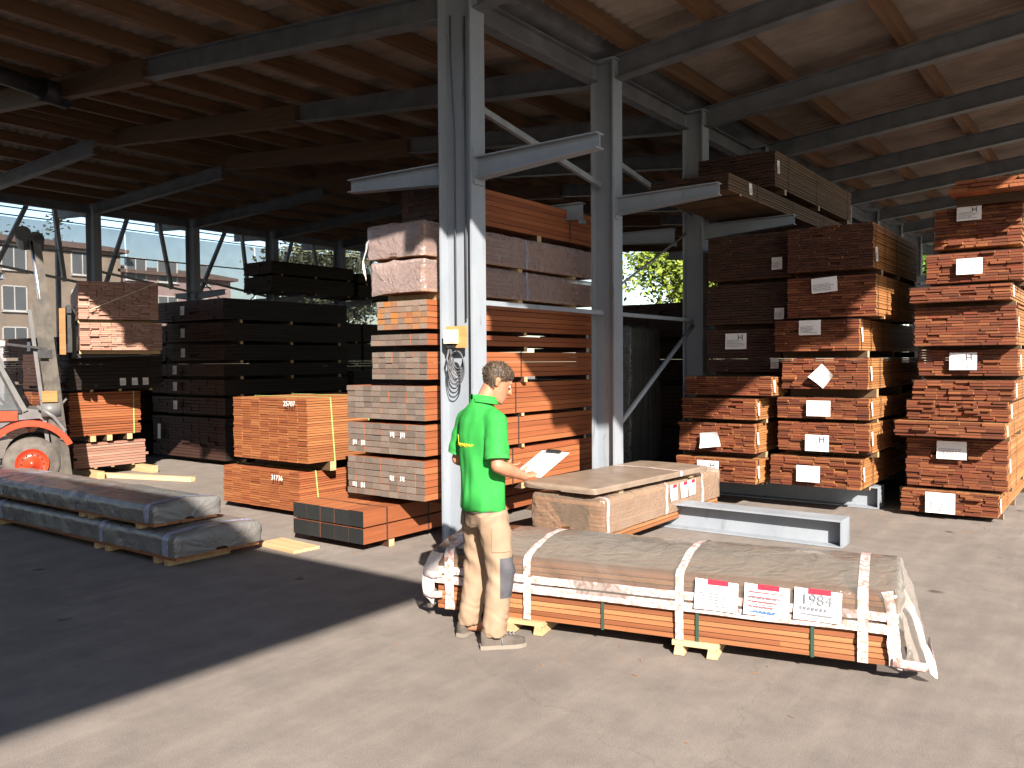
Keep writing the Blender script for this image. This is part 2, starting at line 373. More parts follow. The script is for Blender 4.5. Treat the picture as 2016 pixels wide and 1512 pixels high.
def thing(name, label, cat, loc=(0, 0, 0), rotz=0, group=None):
    o = bpy.data.objects.new(name, None); COL.objects.link(o); o.empty_display_size = .2
    o.location = loc; o.rotation_euler = (0, 0, rotz)
    return tag(o, label, cat, group)

def struct(o): o['kind'] = 'structure'; return o

_tc = {}
def text_mesh(txt, size, mat, extrude=.0015):
    key = (txt, size, mat.name)
    if key in _tc: return _tc[key]
    cu = bpy.data.curves.new('t', 'FONT'); cu.body = txt; cu.size = size; cu.extrude = extrude; cu.resolution_u = 3
    cu.align_x = 'CENTER'; cu.align_y = 'CENTER'
    o = bpy.data.objects.new('t', cu); COL.objects.link(o)
    dg = bpy.context.evaluated_depsgraph_get(); me = bpy.data.meshes.new_from_object(o.evaluated_get(dg))
    bpy.data.objects.remove(o); me.materials.clear(); me.materials.append(mat); _tc[key] = me
    return me

def evaluated(o):
    dg = bpy.context.evaluated_depsgraph_get(); dg.update()
    me = bpy.data.meshes.new_from_object(o.evaluated_get(dg)); o.modifiers.clear()
    old = o.data; o.data = me
    return me

# ------------------------------------------------------------------ ground
gm = MB()
gm.add([(-300, -300, 0), (300, -300, 0), (300, 300, 0), (-300, 300, 0)], [(0, 1, 2, 3)])
struct(gm.build('ground', M['asphalt']))

# ------------------------------------------------------------------ the open hall
XC = -5.0
YS = [6.0, 8.45, 10.9, 13.35, 15.8, 18.25, 20.7, 23.15, 25.6, 28.05]
X2 = -21.2
YS2 = [8.1, 10.86, 13.65, 16.35, 19.07, 21.8, 24.5, 27.2]
hall = thing('storage_hall', 'open timber storage hall of grey steel posts, wooden purlins and corrugated roof', 'storage hall', (XC, 6, 0))
def hp(p): return (p[0]-XC, p[1]-6, p[2])
def hall_part(name, mb, mat, smooth=False):
    mb.v = [hp(p) for p in mb.v]
    return mb.build(name, mat, hall, smooth)

def column(xc, y, ztop, w=.39, b=.2, tf=.022, tw=.014):
    m = MB()
    m.box(xc-w/2, xc-w/2+tf, y-b/2, y+b/2, 0, ztop); m.box(xc+w/2-tf, xc+w/2, y-b/2, y+b/2, 0, ztop)
    m.box(xc-w/2+tf, xc+w/2-tf, y-tw/2, y+tw/2, 0, ztop)
    c = hall_part('column', m, M['steel'])
    p = MB(); p.box(xc-w/2-.03, xc+w/2+.03, y-b/2-.03, y+b/2+.03, ztop, ztop+.018)
    p.v = [hp(q) for q in p.v]; p.build('cap_plate', M['steel'], c)
    return c

def arm(xc, y, side, L=1.28, ztop=3.66, h0=.2, h1=.13, b=.12):
    """tapered cantilever arm: two flanges and a web, on an end plate"""
    m = MB(); x0 = xc+side*.197; x1 = xc+side*(.195+L)
    t = .011
    z1 = ztop+.012
    def slab(za0, zb0, za1, zb1, hw):
        vs = [(x0, y-hw, za0), (x0, y+hw, za0), (x0, y+hw, zb0), (x0, y-hw, zb0), (x1, y-hw, za1), (x1, y+hw, za1), (x1, y+hw, zb1), (x1, y-hw, zb1)]
        m.add(vs, [(0, 1, 2, 3), (7, 6, 5, 4), (0, 4, 5, 1), (1, 5, 6, 2), (2, 6, 7, 3), (3, 7, 4, 0)])
    slab(ztop-t, ztop, z1-t, z1, b/2)
    slab(ztop-h0, ztop-h0+t, z1-h1, z1-h1+t, b/2)
    slab(ztop-h0+t, ztop-t, z1-h1+t, z1-t, .006)
    m.box(min(x0, x0+side*.016), max(x0, x0+side*.016), y-b/2-.015, y+b/2+.015, ztop-h0-.05, ztop-h0-.001)
    hall_part('cantilever_arm', m, M['steel'])

def foot(xc, y, xend):
    m = MB(); x0 = xc+.2; x1 = xend; b = .14
    m.box(x0, x1, y-b, y+b, 0.004, .02); m.box(x0, x1, y-b, y+b, .252, .27); m.box(x0, x1-.002, y-.007, y+.007, .02, .252)
    m.box(x1-.012, x1, y-b+.002, y+b-.002, .0202, .2518)
    hall_part('foot_beam', m, M['steel'])

def roof_z(x):                      # top of the steel beams
    if x > XC: return 5.22+.10*(x-XC)
    if x > -15.6: return 5.22+.097*(XC-x)
    if x > X2: return 6.03-.035*(-15.7-x)
    return roof_z(X2+.001)+.06*(X2-x)

def beam(xa, xb, y, h=.26, b=.15, kind='steel'):
    m = MB(); za, zb = roof_z(xa), roof_z(xb)
    def slab(o0, o1, hw):
        vs = [(xa, y-hw, za+o0), (xa, y+hw, za+o0), (xa, y+hw, za+o1), (xa, y-hw, za+o1), (xb, y-hw, zb+o0), (xb, y+hw, zb+o0), (xb, y+hw, zb+o1), (xb, y-hw, zb+o1)]
        m.add(vs, [(0, 1, 2, 3), (7, 6, 5, 4), (0, 4, 5, 1), (1, 5, 6, 2), (2, 6, 7, 3), (3, 7, 4, 0)])
    if kind == 'steel':
        slab(-h, -h+.014, b/2); slab(-.014, 0, b/2); slab(-h+.014, -.014, .006)
        hall_part('roof_beam', m, M['beam_steel'])
    else:
        slab(-h, 0, .07); hall_part('timber_beam', m, M['glulam_x'])

for i, y in enumerate(YS):
    if i == 0: column(XC, y, roof_z(XC)-.02)
    else: column(XC+.12, y, roof_z(XC)-.02, .30)
    arm(XC, y, -1); arm(XC if i == 0 else XC+.07, y, 1, L=1.28 if i == 0 else 1.22)
    if i: foot(XC, y-.1 if i == 1 else y-.14, -2.2 if i == 1 else -2.42)
    beam(XC-.205 if i == 0 else XC-.04, XC-5.25, y); beam(XC+.205 if i == 0 else XC+.28, XC+6.9, y)
    beam(XC-5.27, -15.55, y, .30, kind='timber')
for y in YS2:
    column(X2, y, roof_z(X2)-.02); arm(X2, y, 1, ztop=3.80); arm(X2, y, -1, ztop=3.80, L=.7)
    beam(-15.75, X2+.21, y); beam(X2-.21, X2-1.9, y)
# longitudinal beams, braces and rails along the rows
for row, xs, zt in ((YS, XC, roof_z(XC)), (YS2, X2, roof_z(X2))):
    for a, b in zip(row[:-1], row[1:]):
        m = MB(); m.box(xs-.07, xs+.07, a+.102, b-.102, zt-.24, zt-.225); m.box(xs-.07, xs+.07, a+.102, b-.102, zt-.035, zt-.022)
        m.box(xs-.006, xs+.006, a+.102, b-.102, zt-.225, zt-.035)
        hall_part('eaves_beam', m, M['beam_steel'])
        m = MB(); m.obox((xs+.1, a+.1, 4.16), (xs+.1, b-.1, 3.80), .045, .06); hall_part('brace', m, M['steel_galv'])
        m = MB(); m.box(xs+.075, xs+.135, a+.101, b-.101, 2.33, 2.375); hall_part('tie_rail', m, M['steel'])
m = MB(); m.tube([(XC+.12, YS[1]+.12, .95), (XC+.12, YS[2]-.1, 2.28)], .03, 10); hall_part('brace', m, M['steel'], True)
m = MB(); m.tube([(XC+.02, YS[1]+.12, 2.55), (XC+.02, YS[2]-.1, 3.55)], .016, 8); hall_part('brace', m, M['steel_galv'], True)
for k in (1, 2):
    a, b = YS2[k+0], YS2[k+1]
    for za, zb in ((4.3, 2.2), (2.2, 4.3)):
        if k == 2:
            m = MB(); m.tube([(X2, a+.1, za), (X2, b-.1, zb)], .017, 6); hall_part('brace', m, M['steel_galv'])
m = MB(); m.tube([(X2-.2, 6.0, 4.62), (X2-.2, 28, 4.62)], .02, 6); hall_part('tie_rail', m, M['steel_galv'])
for k in (0, 1, 2, 3):
    a, b = YS2[k], YS2[k+1]
    m = MB(); m.obox((X2-.5, a+.55, 3.9), (X2-.5, a+1.25 if k % 2 else a+1.5, roof_z(X2)+.1), .09, .09); hall_part('raking_post', m, M['steel_galv'])
    m = MB(); m.obox((X2-.5, b-.35 if k % 2 else b-.5, 3.9), (X2-.5, b-.75, roof_z(X2)+.1), .09, .09); hall_part('raking_post', m, M['steel_galv'])
# purlins
Y0R, Y1R = 2.9, 29.2
PH = .20
PL = [-5.62, -6.75, -7.85, -8.95, -10.1, -11.15, -12.25, -13.35, -14.45, -15.45]
PR = [-4.55, -3.62, -2.2, -.8, .5, 1.75]
P2 = [-15.9, -17.0, -18.1, -19.2, -20.3, -21.4, -22.6]
for x in PL+PR+P2:
    z = roof_z(x)+.003; m = MB()
    y0 = Y0R if x > -15.6 else 5.5; y1 = Y1R
    m.box(x-.05, x+.05, y0, y1, z, z+PH); hall_part('purlin', m, M['glulam'])
# corrugated sheets, one object each
def sheet(xa, xb, y0, wy=1.05):
    m = MB(); n = 36; vs = []; zo = PH+.028+random.uniform(0, .004)
    for j in range(n+1):
        y = y0+wy*j/n; dz = .022*math.sin(2*math.pi*(y0+wy*j/n)/.175)
        for x in (xa, xb):
            for t in (0, .006): vs.append((x, y, roof_z(min(max(x, -99), 99))+zo+dz+t))
    fs = []
    for j in range(n):
        o = 4*j; fs += [(o, o+4, o+6, o+2), (o+1, o+3, o+7, o+5)]
    fs += [(0, 2, 3, 1), (4*n, 4*n+1, 4*n+3, 4*n+2)]
    m.add(vs, fs)
    hall_part('roof_sheet', m, M['roof'])
spans = [(-4.9, -1.4), (-1.6, 1.93), (-5.1, -8.6), (-8.4, -12.1), (-11.9, -15.52)]
for a, b in spans:
    y = Y0R
    while y < Y1R: sheet(a, b, y); y += 1.043
for a, b in ((-15.605, -19.1), (-18.9, -23.0)):
    y = 5.5
    while y < Y1R: sheet(a, b, y); y += 1.043
m = MB(); m.box(XC-.14, XC+.14, Y0R, Y1R, roof_z(XC)+.10, roof_z(XC)+.112); m.box(XC-.14, XC-.128, Y0R, Y1R, roof_z(XC)+.112, roof_z(XC)+.25); m.box(XC+.128, XC+.14, Y0R, Y1R, roof_z(XC)+.112, roof_z(XC)+.25)
hall_part('valley_gutter', m, M['steel_galv'])
m = MB(); m.box(-15.585, -15.565, 2.9, Y1R, 6.16, roof_z(-15.57)+PH+.018); hall_part('fascia_board', m, M['glulam'])
m = MB(); m.tube([(-12.2, 4.6, 5.72), (-12.55, 5.9, 5.72)], .12, 14); m.tube([(-12.5, 5.7, 5.72), (-12.62, 6.1, 5.72)], .17, 14); hall_part('hall_lamp', m, M['black'], True)

# equipment on the nearest column
m = MB(); m.tube([(-4.98+.06, 5.955, 2.2), (-4.98+.06, 5.955, 4.95)], .009, 6); m.tube([(-5.05, 5.96, 2.06), (-5.05, 5.96, 3.9), (-5.1, 5.97, 4.6), (-5.1, 5.97, 5.0)], .008, 6)
cond = m.build('cable_conduit', M['rubberhose'], None, True); tag(cond, 'thin grey cable run up the web of the nearest grey post', 'cable')
sb = thing('socket_box', 'cream socket box on an orange plywood board on the nearest post', 'socket box', (-4.985, 5.90, 2.03))
m = MB(); m.box(-.125, .105, -.012, .012, -.10, .10); m.build('mounting_board', M['ply'], sb)
m = MB(); m.box(-.095, .02, -.085, -.013, -.06, .065); m.build('cover', M['lamp_cream'], sb)
m = MB(); m.box(-.075, -.005, -.065, -.02, -.10, -.062); m.build('cable_gland', M['black'], sb)
cb = thing('cable_coil', 'grey electric cable hanging in loops under the socket box', 'cable', (-4.99, 5.885, 1.9))
m = MB()
for k in range(6):
    w_, h_ = .055+.008*k, .16+.030*k
    pts = [(math.sin(t)*w_+.03+.006*k, -.012*k-.01, -h_*.5*(1-math.cos(t))*1.0) for t in [math.pi*2*q/22 for q in range(23)]]
    m.tube(pts, .006, 6)
m.tube([(-.06, -.03, .02), (-.07, -.05, -.07), (-.02, -.06, -.16), (-.03, -.05, -.2)], .011, 6)
m.tube([(-.04, -.03, .02), (-.01, -.05, -.09), (-.04, -.06, -.17)], .011, 6)
m.build('loop', M['rubberhose'], cb, True)

# ------------------------------------------------------------------ hall across the lane, behind the viewer: its roof shades the left of the yard
nb = thing('neighbouring_hall', 'second open storage hall across the lane, its roof edge shading the yard', 'storage hall', (-2, -6, 0))
def nbp(name, mb, mat):
    mb.v = [(a+2, b+6, c) for a, b, c in mb.v]; mb.build(name, mat, nb)
m = MB(); m.box(-22, 3.70, -11.5, -2.1, 6.42, 6.5); nbp('roof', m, M['roof'])
m = MB(); m.box(-22, 3.5, -11.6, -11.52, 0, 6.6); nbp('added_rear_wall', m, M['shade_wood'])  # unseen wall, added to hold back sky light from behind the viewer
for x in (-21, -14, -7, 0):
    for y in (-10.5, -6):
        m = MB(); m.box(x-.15, x+.15, y-.15, y+.15, 0, 6.2); nbp('column', m, M['steel'])
for y in (-10.5, -6):
    m = MB(); m.box(-21.5, 3.5, y-.08, y+.08, 6.2, 6.42); nbp('roof_beam', m, M['steel'])

# ------------------------------------------------------------------ timber packs
_mc = {}
def plank_mesh(w_, L, t, mats):
    key = (round(w_, 4), round(L, 2), round(t, 4), mats[0].name, mats[1].name)
    if key not in _mc:
        b = MB(); b.box(-key[0]/2, key[0]/2, 0, key[1], 0, key[2], 0, 1)
        _mc[key] = b.mesh('plank', mats)
    return _mc[key]

def paper(parent, x, y, z, w_=.22, h_=.16, mark=None, tilt=0, curl=0, face='-Y', lines=True):
    """a sheet of paper stapled on a pack, with its print as a sub-part"""
    n = 5; b = MB(); vs = []
    for j in range(n+1):
        for i in range(n+1):
            u, v = i/n-.5, j/n-.5
            d = .004+curl*(abs(u+v)**2)*.12+.003*math.sin(5*u+3*v)
            vs.append((u*w_, -d, v*h_))
    vs += [(a, c+.0012, e) for a, c, e in vs]; q = (n+1)**2; fs = []
    for j in range(n):
        for i in range(n):
            a = j*(n+1)+i; fs += [(a, a+1, a+n+2, a+n+1), (q+a, q+a+n+1, q+a+n+2, q+a+1)]
    b.add(vs, fs)
    rz = {'-Y': 0, '+X': R(90)}[face]
    o = b.build('paper_label', M['white'], parent, True, (x, y, z), (0, tilt, rz))
    if lines:
        pm = MB()
        rng = random.Random(hash((round(x, 3), round(z, 3))) % 9999)
        for k in range(5):
            zz = h_*(.06-.10*k); x_ = -w_*.42
            while x_ < w_*rng.uniform(.05, .4):
                ww = w_*rng.uniform(.04, .13); pm.box(x_, x_+ww, -.0105, -.0098, zz-h_*.014, zz+h_*.014); x_ += ww+w_*.025
        pm.build('print', M['ink_soft'], o)
    if mark:
        t = put('handwriting', text_mesh(mark, h_*.52, M['ink'], .0006), o, False, (w_*.22, -.0115-curl*.02, h_*.22), (R(90), 0, 0))
    return o

def strap(parent, x0, x1, y, z0, z1, mat, w_=.016, t=.0025, zig=0):
    b = MB(); g = .006
    y2 = y+zig
    for (ya, yb) in ((y, y2),):
        b.add([(x1+g, ya, z1+g), (x1+g, ya+w_, z1+g), (x1+g, yb+w_, z0-g), (x1+g, yb, z0-g), (x1+g+t, ya, z1+g), (x1+g+t, ya+w_, z1+g), (x1+g+t, yb+w_, z0-g), (x1+g+t, yb, z0-g)],
              [(0, 1, 2, 3), (7, 6, 5, 4), (0, 4, 5, 1), (1, 5, 6, 2), (2, 6, 7, 3), (3, 7, 4, 0)])
        b.box(x0-g-t, x0-g, ya, ya+w_, z0-g, z1+g); b.box(x0-g, x1+g, ya, ya+w_, z1+g, z1+g+t); b.box(x0-g, x1+g, yb, yb+w_, z0-g-t, z0-g)
    b.build('strap', mat, parent)

G_FRONT, G_RACK, G_DARK = 'stacked packs of red hardwood boards', 'square-sawn timber packs beside the posts', 'dark packs in the shaded back of the hall'
def pack(label, x, y, z, nx, nz, mats, zb=None, group=G_FRONT, jit=.012, straps=(), smat=None, papers=(), merged=False,
         yaw=0, bear=None, bmat=None, ragged=.0, zig=0, cat='timber pack', miss=.0, name='timber_pack', skin=True):
    """a pack of boards lying along Y; x, y, z are (low, high); zb is what its bearers stand on"""
    x0, x1 = x; y0, y1 = y; z0, z1 = z; L = y1-y0; W = x1-x0; Hh = z1-z0
    root = thing(name, label, cat, ((x0+x1)/2, y0, zb if zb is not None else z0), yaw, group)
    zo = z0-(zb if zb is not None else z0)
    th = Hh/nz; rng = random.Random(label)
    mm = MB()
    nxs = nx if isinstance(nx, (list, tuple)) else [nx]
    for k in range(nz):
        n = rng.choice(nxs); bw = W/n
        inset = rng.uniform(-ragged, ragged)
        for i in range(n):
            if k == nz-1 and rng.random() < miss: continue
            dy = rng.uniform(-jit, jit)+(rng.choice((-1, 1))*rng.uniform(.02, .05) if rng.random() < .06 and jit > .008 else 0)
            cx = -W/2+bw*(i+.5)+inset+rng.uniform(-.0015, .0015)
            cz = zo+k*th+rng.uniform(0, .0012)
            if merged:
                mm.box(cx-bw/2+.002, cx+bw/2-.002, dy, dy+L, cz, cz+th*.90, 0, 1)
            else:
                # only boards that show: the near end shows all of them
                put('plank', plank_mesh(bw-.0015, L, th*rng.choice((.90, .91, .93) if group == G_RACK else (.76, .82, .82, .88)), mats), root, False, (cx, dy, cz))
    if merged: mm.build('planks', list(mats), root, kind='stuff')
    if zb is not None and zo > .012:
        ys = bear if bear else (.32, L*.5, L-.25)
        for q in ys:
            b = MB(); wb = min(.09, max(.05, zo)); b.box(-W/2-.01, W/2+.015, q, q+wb, .002, zo-.003, 0, None, 1)
            b.build('bearer', [bmat or M['bearer'], M['pale_wood']], root)
    for q in straps: strap(root, -W/2-ragged, W/2+ragged, q, zo, zo+Hh-th*.1, smat or M['black_strap'], zig=zig)
    for p in papers:
        fx, fz, pw, ph, mk = p[:5]; kw = p[5] if len(p) > 5 else {}
        if kw.get('face') == '+X': paper(root, W/2+.006+ragged, fx*L, zo+fz*Hh, pw, ph, mk, **kw)
        else: paper(root, -W/2+fx*W, -jit-.012-(.04 if jit > .008 else 0), zo+fz*Hh, pw, ph, mk, **kw)
    root['zo'] = zo
    return root
RO = (M['red_side'], M['orange_end']); RB = (M['red_side'], M['brown_end']); TB = (M['tan_side'], M['brown_end'])
RG = (M['red_side'], M['grey_end']); RM = (M['red_side'], M['mix_end']); DK = (M['shade_wood'], M['shade_end']); TD = (M['dim_side'], M['shade_end'])

# -- stack beside the first post (ends towards the viewer)
p = pack('wide flat pack of black-ended red beams on the asphalt by the first post', (-6.85, -5.83), (5.5, 8.5), (.075, .40), 5, 2, (M['red_side'], M['black_shade_end']), 0, G_RACK, .0015, (.3, .9, 1.6), M['black_strap'], bmat=M['shade_end'])
S1 = [('grey-ended square timber pack with white chalk ticks, lying on the flat red pack', (-6.47, -5.41), (5.9, 9.0), (.47, .855), 9, 6, RG, .40, (.35, 1.4)),
      ('grey-ended square timber pack third from the ground beside the first post', (-6.46, -5.40), (5.9, 9.0), (.90, 1.20), 9, 5, RG, .855, (.42, 1.5)),
      ('tallest grey-ended timber pack with orange stain on its top row, fourth from the ground', (-6.47, -5.40), (5.9, 9.0), (1.24, 1.575), 9, 6, RG, 1.20, (.35, 1.45)),
      ('narrow grey-ended timber pack level with the top of the cable coil', (-6.10, -5.36), (5.9, 9.0), (1.635, 1.905), 8, 5, RG, 1.575, (.4, 1.5)),
      ('thin grey-ended timber pack just two rows high behind the socket box', (-6.11, -5.36), (5.9, 9.0), (1.965, 2.075), 7, 2, RG, 1.905, ()),
      ('mixed orange and grey ended timber pack under the plastic wrapped ones', (-6.02, -5.36), (5.9, 9.0), (2.12, 2.40), 7, 5, RM, 2.075, (.3,))]
for k, (lb, x, y, z, nx, nz, mt, zb, stp) in enumerate(S1):
    r_ = pack(lb, x, y, z, nx, nz, mt, zb, G_RACK, .007, stp, M['black_strap'], bmat=M['shade_end'])
    if k in (0, 1):
        c = MB(); rng = random.Random(k)
        for gx in (-.45, -.33, .08, .22):
            for q in range(3): c.box(gx+q*.022, gx+q*.022+.008, -.012, -.0095, r_['zo']+.06+rng.uniform(0, .02)+.1*(gx > 0), r_['zo']+.12+.1*(gx > 0))
        c.build('chalk_marks', M['chalk'], r_)
pack('dark red timber pack at the top of the stack, just under the left cantilever arm', (-6.05, -5.42), (6.3, 9.3), (3.22, 3.60), 8, 7, (M['red_side'], M['shade_end']), 3.14, G_RACK, .006, (.35, 2.2), M['black_strap'], bmat=M['shade_end'])

# -- two packs with green straps and painted numbers
g1 = pack('board pack with green straps and a white painted number, dark ends, lying on the asphalt', (-9.20, -7.73), (6.3, 9.2), (.075, .53), 8, 17, (M['red_side'], M['orange_end']), 0, 'board packs with green straps', .007, (.22, .78), M['green_strap'], ragged=.008, zig=.05)
g2 = pack('orange board pack with green straps, on top of the other green-strapped pack', (-8.97, -7.58), (6.3, 9.2), (.645, 1.39), 8, 26, (M['warm_side'], M['orange_end']), .53, 'board packs with green straps', .007, (.33, .92), M['green_strap'], ragged=.006, zig=.06)
put('painted_number', text_mesh('31736', .085, M['chalk']), g1, False, (.42, -.075, .455), (R(90), 0, 0))
put('painted_number', text_mesh('25707', .085, M['chalk']), g2, False, (.47, -.075, .80), (R(90), 0, 0))

# -- right hand stacks
E7 = [6, 7, 8]
mt = RB
def P(fx, fz, w_=.23, h_=.165, mk=None, **k): return (fx, fz, w_, h_, mk, k)
TALL = [('lowest pack of the tall middle stack, on the grey foot beams', (-3.50, -2.46), (.31, .655), 12, [P(.45, .45, .27, .19)], .27),
        ('second pack from the bottom of the tall middle stack, white paper marked H', (-3.42, -2.38), (.725, 1.065), 12, [P(.46, .30, .27, .19, 'H')], .655),
        ('thin third pack from the bottom of the tall middle stack', (-3.42, -2.38), (1.11, 1.355), 9, [P(.48, .5, .27, .18)], 1.065),
        ('fourth pack of the tall middle stack with a paper folded into a diamond', (-3.35, -2.38), (1.46, 1.815), 13, [P(.5, .42, .2, .2, None, tilt=R(42), curl=.6, lines=False)], 1.355),
        ('fifth pack of the tall middle stack, half lit, paper near its top edge', (-3.44, -2.48), (1.90, 2.26), 13, [P(.45, .75, .25, .17)], 1.815),
        ('sixth pack of the tall middle stack, mostly shaded', (-3.30, -2.31), (2.29, 2.76), 16, [P(.45, .78, .29, .17, None, tilt=R(-4))], 2.26),
        ('topmost dark pack of the tall middle stack, in shade', (-3.30, -2.34), (2.83, 3.34), 17, [P(.04, .3, .1, .16, None, face='+X')], 2.76)]
for lb, x, z, nz, pp, zb in TALL:
    pack(lb, x, (10.0+random.uniform(-.06, .06), 12.35 if z[0] > 2.2 else 13.1), z, E7, nz, (M['tan_side'], M['half_shade_end'] if z[0] > 2.8 else M['brown_end']), zb, G_FRONT, .012, (.06, .5, 1.1), M['black_strap'], [q if q[5].get('face') else q for q in pp] + [P(.025, .5, .05, .16, None, face='+X', lines=False)][:1 if nz < 15 else 0], ragged=.006)
SHORT = [('lowest pack of the short stack behind the wrapped bundle, paper with blue scribble', (-4.63, -3.60), (.31, .60), 11, [P(.44, .55, .28, .2, 'H')], .27),
         ('second pack of the short stack, paper torn at one corner', (-4.60, -3.62), (.675, 1.03), 12, [P(.45, .42, .25, .18, None, tilt=R(-7), curl=.5)], .60),
         ('thin third pack of the short stack, half in shade', (-4.53, -3.59), (1.085, 1.335), 9, [], 1.03),
         ('top pack of the short stack with rough uneven ends, no paper', (-4.51, -3.42), (1.375, 1.60), 9, [], 1.335)]
for lb, x, z, nz, pp, zb in SHORT:
    pack(lb, x, (9.72+random.uniform(-.06, .06), 12.3), z, E7, nz, (M['tan_side'], M['brown_end']), zb, G_FRONT, .013, (.06, .45), M['black_strap'], pp + [P(.025, .5, .05, .15, None, face='+X', lines=False)], ragged=.006)
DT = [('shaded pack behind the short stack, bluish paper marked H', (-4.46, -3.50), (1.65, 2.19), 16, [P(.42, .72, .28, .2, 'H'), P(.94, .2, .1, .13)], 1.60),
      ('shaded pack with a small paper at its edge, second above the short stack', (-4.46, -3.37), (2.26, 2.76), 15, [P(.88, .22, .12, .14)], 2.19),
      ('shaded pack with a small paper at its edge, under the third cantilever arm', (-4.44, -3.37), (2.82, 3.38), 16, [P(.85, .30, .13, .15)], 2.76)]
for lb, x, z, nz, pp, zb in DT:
    pack(lb, x, (10.3, 13.2), z, [5, 6, 7], nz, (M['tan_side'], M['shade_end']), zb, G_FRONT, .008, (.3,), M['black_strap'], pp)
RS = [('lowest pack of the outer stack, thin, on the asphalt with a big white paper', (-2.13, -1.15), (.06, .315), 10, [P(.43, .5, .30, .23)], 0, 10.40),
      ('thick second pack of the outer stack, paper in the shade of the pack above', (-2.08, -1.07), (.355, .90), 18, [P(.47, .78, .30, .2)], .315, 10.45),
      ('thin light brown pack pushed far out, third of the outer stack', (-2.15, -1.07), (.945, 1.11), 5, [], .90, 10.16),
      ('untidy pack of short ends under the untidy top one, fourth of the outer stack', (-2.05, -1.05), (1.12, 1.335), 8, [], 1.11, 10.33),
      ('untidy pack with broken ends and gaps, fifth of the outer stack', (-2.00, -1.01), (1.345, 1.56), 7, [], 1.335, 10.36),
      ('pack with a shaded paper marked H, sixth of the outer stack', (-1.96, -.98), (1.61, 1.90), 10, [P(.47, .55, .27, .19, 'H')], 1.56, 10.46),
      ('seventh pack of the outer stack, tied with a thin cord, no paper', (-1.97, -.985), (1.945, 2.37), 14, [], 1.90, 10.27),
      ('uneven thin pack of loose boards on the outer stack, third from its top', (-1.99, -1.02), (2.42, 2.585), 6, [], 2.37, 10.12),
      ('pack with a clean white paper, second from the top of the outer stack', (-1.86, -.93), (2.635, 2.955), 11, [P(.47, .5, .25, .17)], 2.585, 10.30),
      ('thick top pack of the outer stack with a paper marked H', (-1.80, -.955), (3.02, 3.46), 13, [P(.42, .82, .24, .15, 'H')], 2.955, 10.42)]
for lb, x, z, nz, pp, zb, yf in RS:
    pack(lb, x, (yf, yf+2.9), z, E7 if z[1]-z[0] > .2 else [5, 6], nz, (M['tan_side'], M['brown_end']), zb, G_FRONT, .014 if 'untidy' not in lb else .03, (.05, .7) if 'cord' not in lb else (.02,), M['black_strap'], pp + [P(.02, .5, .05, min(.16, .7*(z[1]-z[0])), None, face='+X', lines=False)], ragged=.01)
pack('loose orange boards jutting out over the top of the outer stack', (-1.55, -.6), (9.95, 12.6), (3.55, 3.67), 5, 3, (M['red_side'], M['orange_end']), 3.46, G_FRONT, .04, (), None, ragged=.05)
# packs on the arms above
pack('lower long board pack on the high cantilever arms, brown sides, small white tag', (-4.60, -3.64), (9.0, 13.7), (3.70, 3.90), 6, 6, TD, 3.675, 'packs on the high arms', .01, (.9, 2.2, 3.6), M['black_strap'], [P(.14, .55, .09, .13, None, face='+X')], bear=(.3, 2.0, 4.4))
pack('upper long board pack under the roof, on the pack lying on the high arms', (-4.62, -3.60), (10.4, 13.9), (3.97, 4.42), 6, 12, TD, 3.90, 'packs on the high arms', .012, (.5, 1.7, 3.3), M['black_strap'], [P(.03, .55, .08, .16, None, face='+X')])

# ------------------------------------------------------------------ plastic wrapped packs
def wrap_section(W, zl, zt, r, bulge, n=7):
    """outline over a pack from its front lower edge over the top to the back lower edge: (y, z)"""
    pts = []
    for i in range(7): pts.append((0, zl+(zt-r-zl)*i/6))
    for i in range(1, n+1):
        a = math.pi/2*i/n; pts.append((r-r*math.cos(a), zt-r+r*math.sin(a)))
    for i in range(1, 14):
        t = i/14; pts.append((r+(W-2*r)*t, zt+bulge*math.sin(math.pi*t)))
    for i in range(0, n+1):
        a = math.pi/2*(1-i/n); pts.append((W-r+r*math.cos(a), zt-r+r*math.sin(a)))
    for i in range(1, 7): pts.append((W, zt-r-(zt-r-zl)*i/6))
    return pts

def wrap_shell(L, W, zl, zt, r, bulge, off, amp, seed, x0=0, x1=None, nL=70, end=True, flop=.04):
    """film over a pack lying along local X, front at y=0"""
    x1 = L if x1 is None else x1
    sec = wrap_section(W+2*off, zl, zt+off, r, bulge); m = MB(); ns = len(sec); rows = []
    xs = [x0+(x1-x0)*i/nL for i in range(nL+1)]
    for x in xs:
        row = []
        for j, (y, z) in enumerate(sec):
            q = Vector((x*2.1+seed, y*5, z*5)); f = noise.noise(q)+.5*noise.noise(q*2.7)
            fold = abs(noise.noise(Vector((x*7+seed*3+z*6, y*3.5, z*1.3)))-.0)
            d = amp*(f*.6+(1-fold*2.2)*.8)
            cy, cz = y-(W/2+off), z-(zl+zt)/2; l = math.hypot(cy, cz)+1e-6
            row.append((x, y-off+d*cy/l, z+d*cz/l*(1 if 0 < j < ns-1 else .2)+ .5*amp*noise.noise(Vector((x*1.1, seed, 0)))))
        rows.append(row)
    if end:
        def endrows(row, s):
            out = []
            for k, (t, c) in enumerate(((.012, .96), (.03, .80), (.034, .45), (.036, .12))):
                out.append([(row[0][0]+s*(t+flop*.5*abs(noise.noise(Vector((y*9+seed, z*9, k))))), W/2+(y-W/2)*c, zl+(z-zl)*(c if k else .985)) for _, y, z in row])
            return out
        rows = list(reversed(endrows(rows[0], -1)))+rows+endrows(rows[-1], 1)
    vs = [p for r_ in rows for p in r_]; fs = []
    for i in range(len(rows)-1):
        for j in range(ns-1): fs.append((i*ns+j, i*ns+j+1, (i+1)*ns+j+1, (i+1)*ns+j))
    m.add(vs, fs); return m

